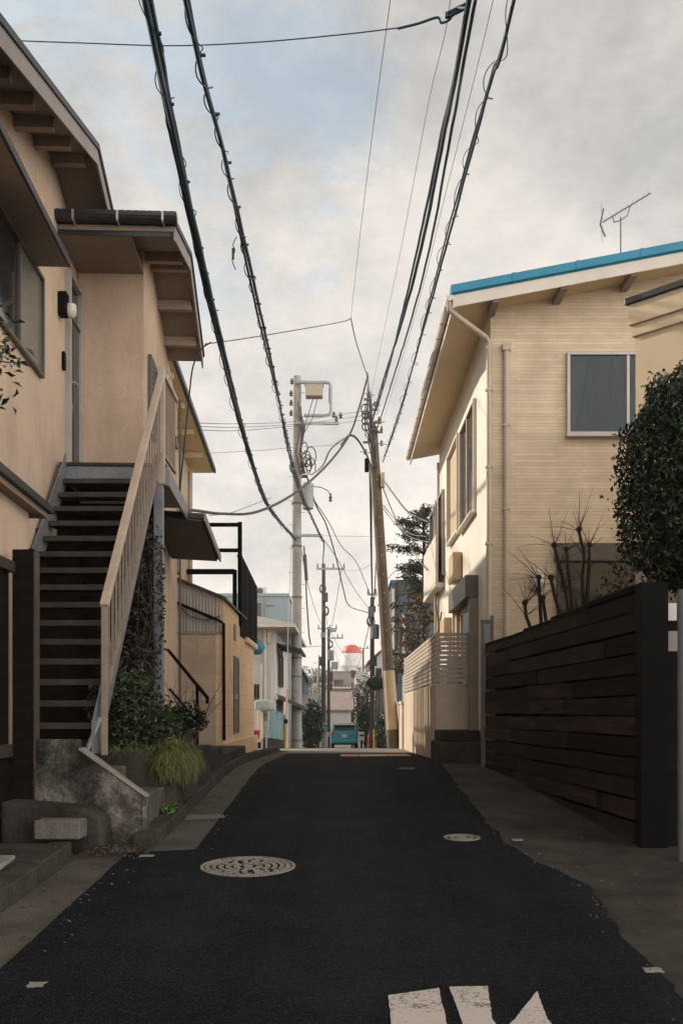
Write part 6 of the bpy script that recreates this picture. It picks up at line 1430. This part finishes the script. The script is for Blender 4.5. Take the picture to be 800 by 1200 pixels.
# ================================================================== WORLD / LIGHT / CAMERA
SUN_AZ = R(-58); SUN_EL = R(28)      # azimuth measured from +Y toward +X
wd = bpy.data.worlds.new('World'); sc.world = wd; wd.use_nodes = True
nt = wd.node_tree; N = nt.nodes; L = nt.links; bg = N['Background']
sky = N.new('ShaderNodeTexSky'); sky.sky_type = 'NISHITA'; sky.sun_disc = False; sky.sun_elevation = SUN_EL; sky.sun_rotation = SUN_AZ % (2*math.pi)
sky.dust_density = 2.5; sky.air_density = 1.2
tc = N.new('ShaderNodeTexCoord')
mp = N.new('ShaderNodeMapping'); mp.inputs['Scale'].default_value = (1, 1, 1.5); mp.inputs['Location'].default_value = (.35, .1, .0); L.new(tc.outputs['Generated'], mp.inputs['Vector'])
n1 = N.new('ShaderNodeTexNoise'); n1.inputs['Scale'].default_value = 5.0; n1.inputs['Detail'].default_value = 11; n1.inputs['Roughness'].default_value = .70; n1.inputs['Distortion'].default_value = .5; L.new(mp.outputs[0], n1.inputs['Vector'])
# clouds thin out toward the upper left
dt_ = N.new('ShaderNodeVectorMath'); dt_.operation = 'DOT_PRODUCT'; L.new(tc.outputs['Generated'], dt_.inputs[0]); dt_.inputs[1].default_value = Vector((-.20, 1, .60)).normalized()
rg = N.new('ShaderNodeMapRange'); rg.inputs[1].default_value = .950; rg.inputs[2].default_value = .994; rg.inputs[3].default_value = .30; rg.inputs[4].default_value = .00; L.new(dt_.outputs['Value'], rg.inputs[0])
ad = N.new('ShaderNodeMath'); ad.operation = 'ADD'; L.new(n1.outputs['Fac'], ad.inputs[0]); L.new(rg.outputs[0], ad.inputs[1])
cr = N.new('ShaderNodeValToRGB'); cr.color_ramp.elements[0].position = .45; cr.color_ramp.elements[1].position = .585; cr.color_ramp.elements[0].color = (.50, .50, .50, 1); L.new(ad.outputs[0], cr.inputs['Fac'])
n2 = N.new('ShaderNodeTexNoise'); n2.inputs['Scale'].default_value = 3.3; n2.inputs['Detail'].default_value = 7; n2.inputs['Roughness'].default_value = .66; L.new(mp.outputs[0], n2.inputs['Vector'])
cc = N.new('ShaderNodeValToRGB'); cc.color_ramp.elements[0].position = .38; cc.color_ramp.elements[1].position = .60
CB = 6.7
cc.color_ramp.elements[0].color = (.80, .785, .77, 1); cc.color_ramp.elements[1].color = (1.24, 1.165, 1.08, 1); L.new(n2.outputs['Fac'], cc.inputs['Fac'])
sm = N.new('ShaderNodeVectorMath'); sm.operation = 'SCALE'; sm.inputs['Scale'].default_value = CB; L.new(cc.outputs['Color'], sm.inputs[0])
mx = N.new('ShaderNodeMix'); mx.data_type = 'RGBA'; L.new(cr.outputs['Color'], mx.inputs[0]); sk = N.new('ShaderNodeMix'); sk.data_type = 'RGBA'; sk.blend_type = 'MULTIPLY'; sk.inputs[0].default_value = 1; L.new(sky.outputs[0], sk.inputs[6]); sk.inputs[7].default_value = (1.66, 1.84, 1.74, 1)
L.new(sk.outputs[2], mx.inputs[6])
# added sky boost behind the camera and over the right-hand roofs to light walls
sz = N.new('ShaderNodeVectorMath'); sz.operation = 'DOT_PRODUCT'; L.new(tc.outputs['Generated'], sz.inputs[0]); sz.inputs[1].default_value = Vector((.80, -.5, .34)).normalized()
zr_ = N.new('ShaderNodeMapRange'); zr_.interpolation_type = 'SMOOTHSTEP'; zr_.inputs[1].default_value = .20; zr_.inputs[2].default_value = .80; zr_.inputs[3].default_value = 1.0; zr_.inputs[4].default_value = 2.9; L.new(sz.outputs['Value'], zr_.inputs[0])
ez = N.new('ShaderNodeSeparateXYZ'); L.new(tc.outputs['Generated'], ez.inputs[0])
er = N.new('ShaderNodeValToRGB'); er.color_ramp.elements[0].position = .0; er.color_ramp.elements[0].color = (1.58, 1.51, 1.45, 1); er.color_ramp.elements[1].position = .88; er.color_ramp.elements[1].color = (.34, .35, .37, 1)  # horizon brightened; unseen zenith dimmed so less light reaches the ground
for p_, v_ in ((.25, 1.18), (.60, .93)):
    e_ = er.color_ramp.elements.new(p_); e_.color = (v_, v_, v_, 1)
L.new(ez.outputs[2], er.inputs['Fac'])
em = N.new('ShaderNodeVectorMath'); em.operation = 'MULTIPLY'; L.new(sm.outputs[0], em.inputs[0]); L.new(er.outputs['Color'], em.inputs[1]); sm = em
sm2 = N.new('ShaderNodeVectorMath'); sm2.operation = 'SCALE'; L.new(sm.outputs[0], sm2.inputs[0]); L.new(zr_.outputs[0], sm2.inputs['Scale'])
L.new(sm2.outputs[0], mx.inputs[7])
L.new(mx.outputs[2], bg.inputs['Color']); bg.inputs['Strength'].default_value = .10

sl = bpy.data.lights.new('sun', 'SUN'); sl.energy = 5.0; sl.angle = R(1.2); sl.color = (1, .885, .73)
so = bpy.data.objects.new('sun', sl); COL.objects.link(so)
dv = Vector((math.sin(SUN_AZ)*math.cos(SUN_EL), math.cos(SUN_AZ)*math.cos(SUN_EL), math.sin(SUN_EL)))
so.rotation_euler = dv.to_track_quat('Z', 'Y').to_euler(); so.location = dv*60

cam = bpy.data.cameras.new('camera'); co = bpy.data.objects.new('camera', cam); COL.objects.link(co)
cam.sensor_fit = 'HORIZONTAL'; cam.sensor_width = 24; cam.lens = 35; cam.shift_y = (HOR-600)/800
cam.clip_start = .05; cam.clip_end = 6000
co.location = (0, 0, EYE); co.rotation_euler = (R(90), 0, 0); sc.camera = co

vs_ = sc.view_settings; vs_.view_transform = 'Standard'; vs_.look = 'None'; vs_.exposure = 0; vs_.gamma = 1; vs_.use_curve_mapping = False
sc.cycles.max_bounces = 6; sc.cycles.diffuse_bounces = 4; sc.cycles.transparent_max_bounces = 8
sc.cycles.use_denoising = True
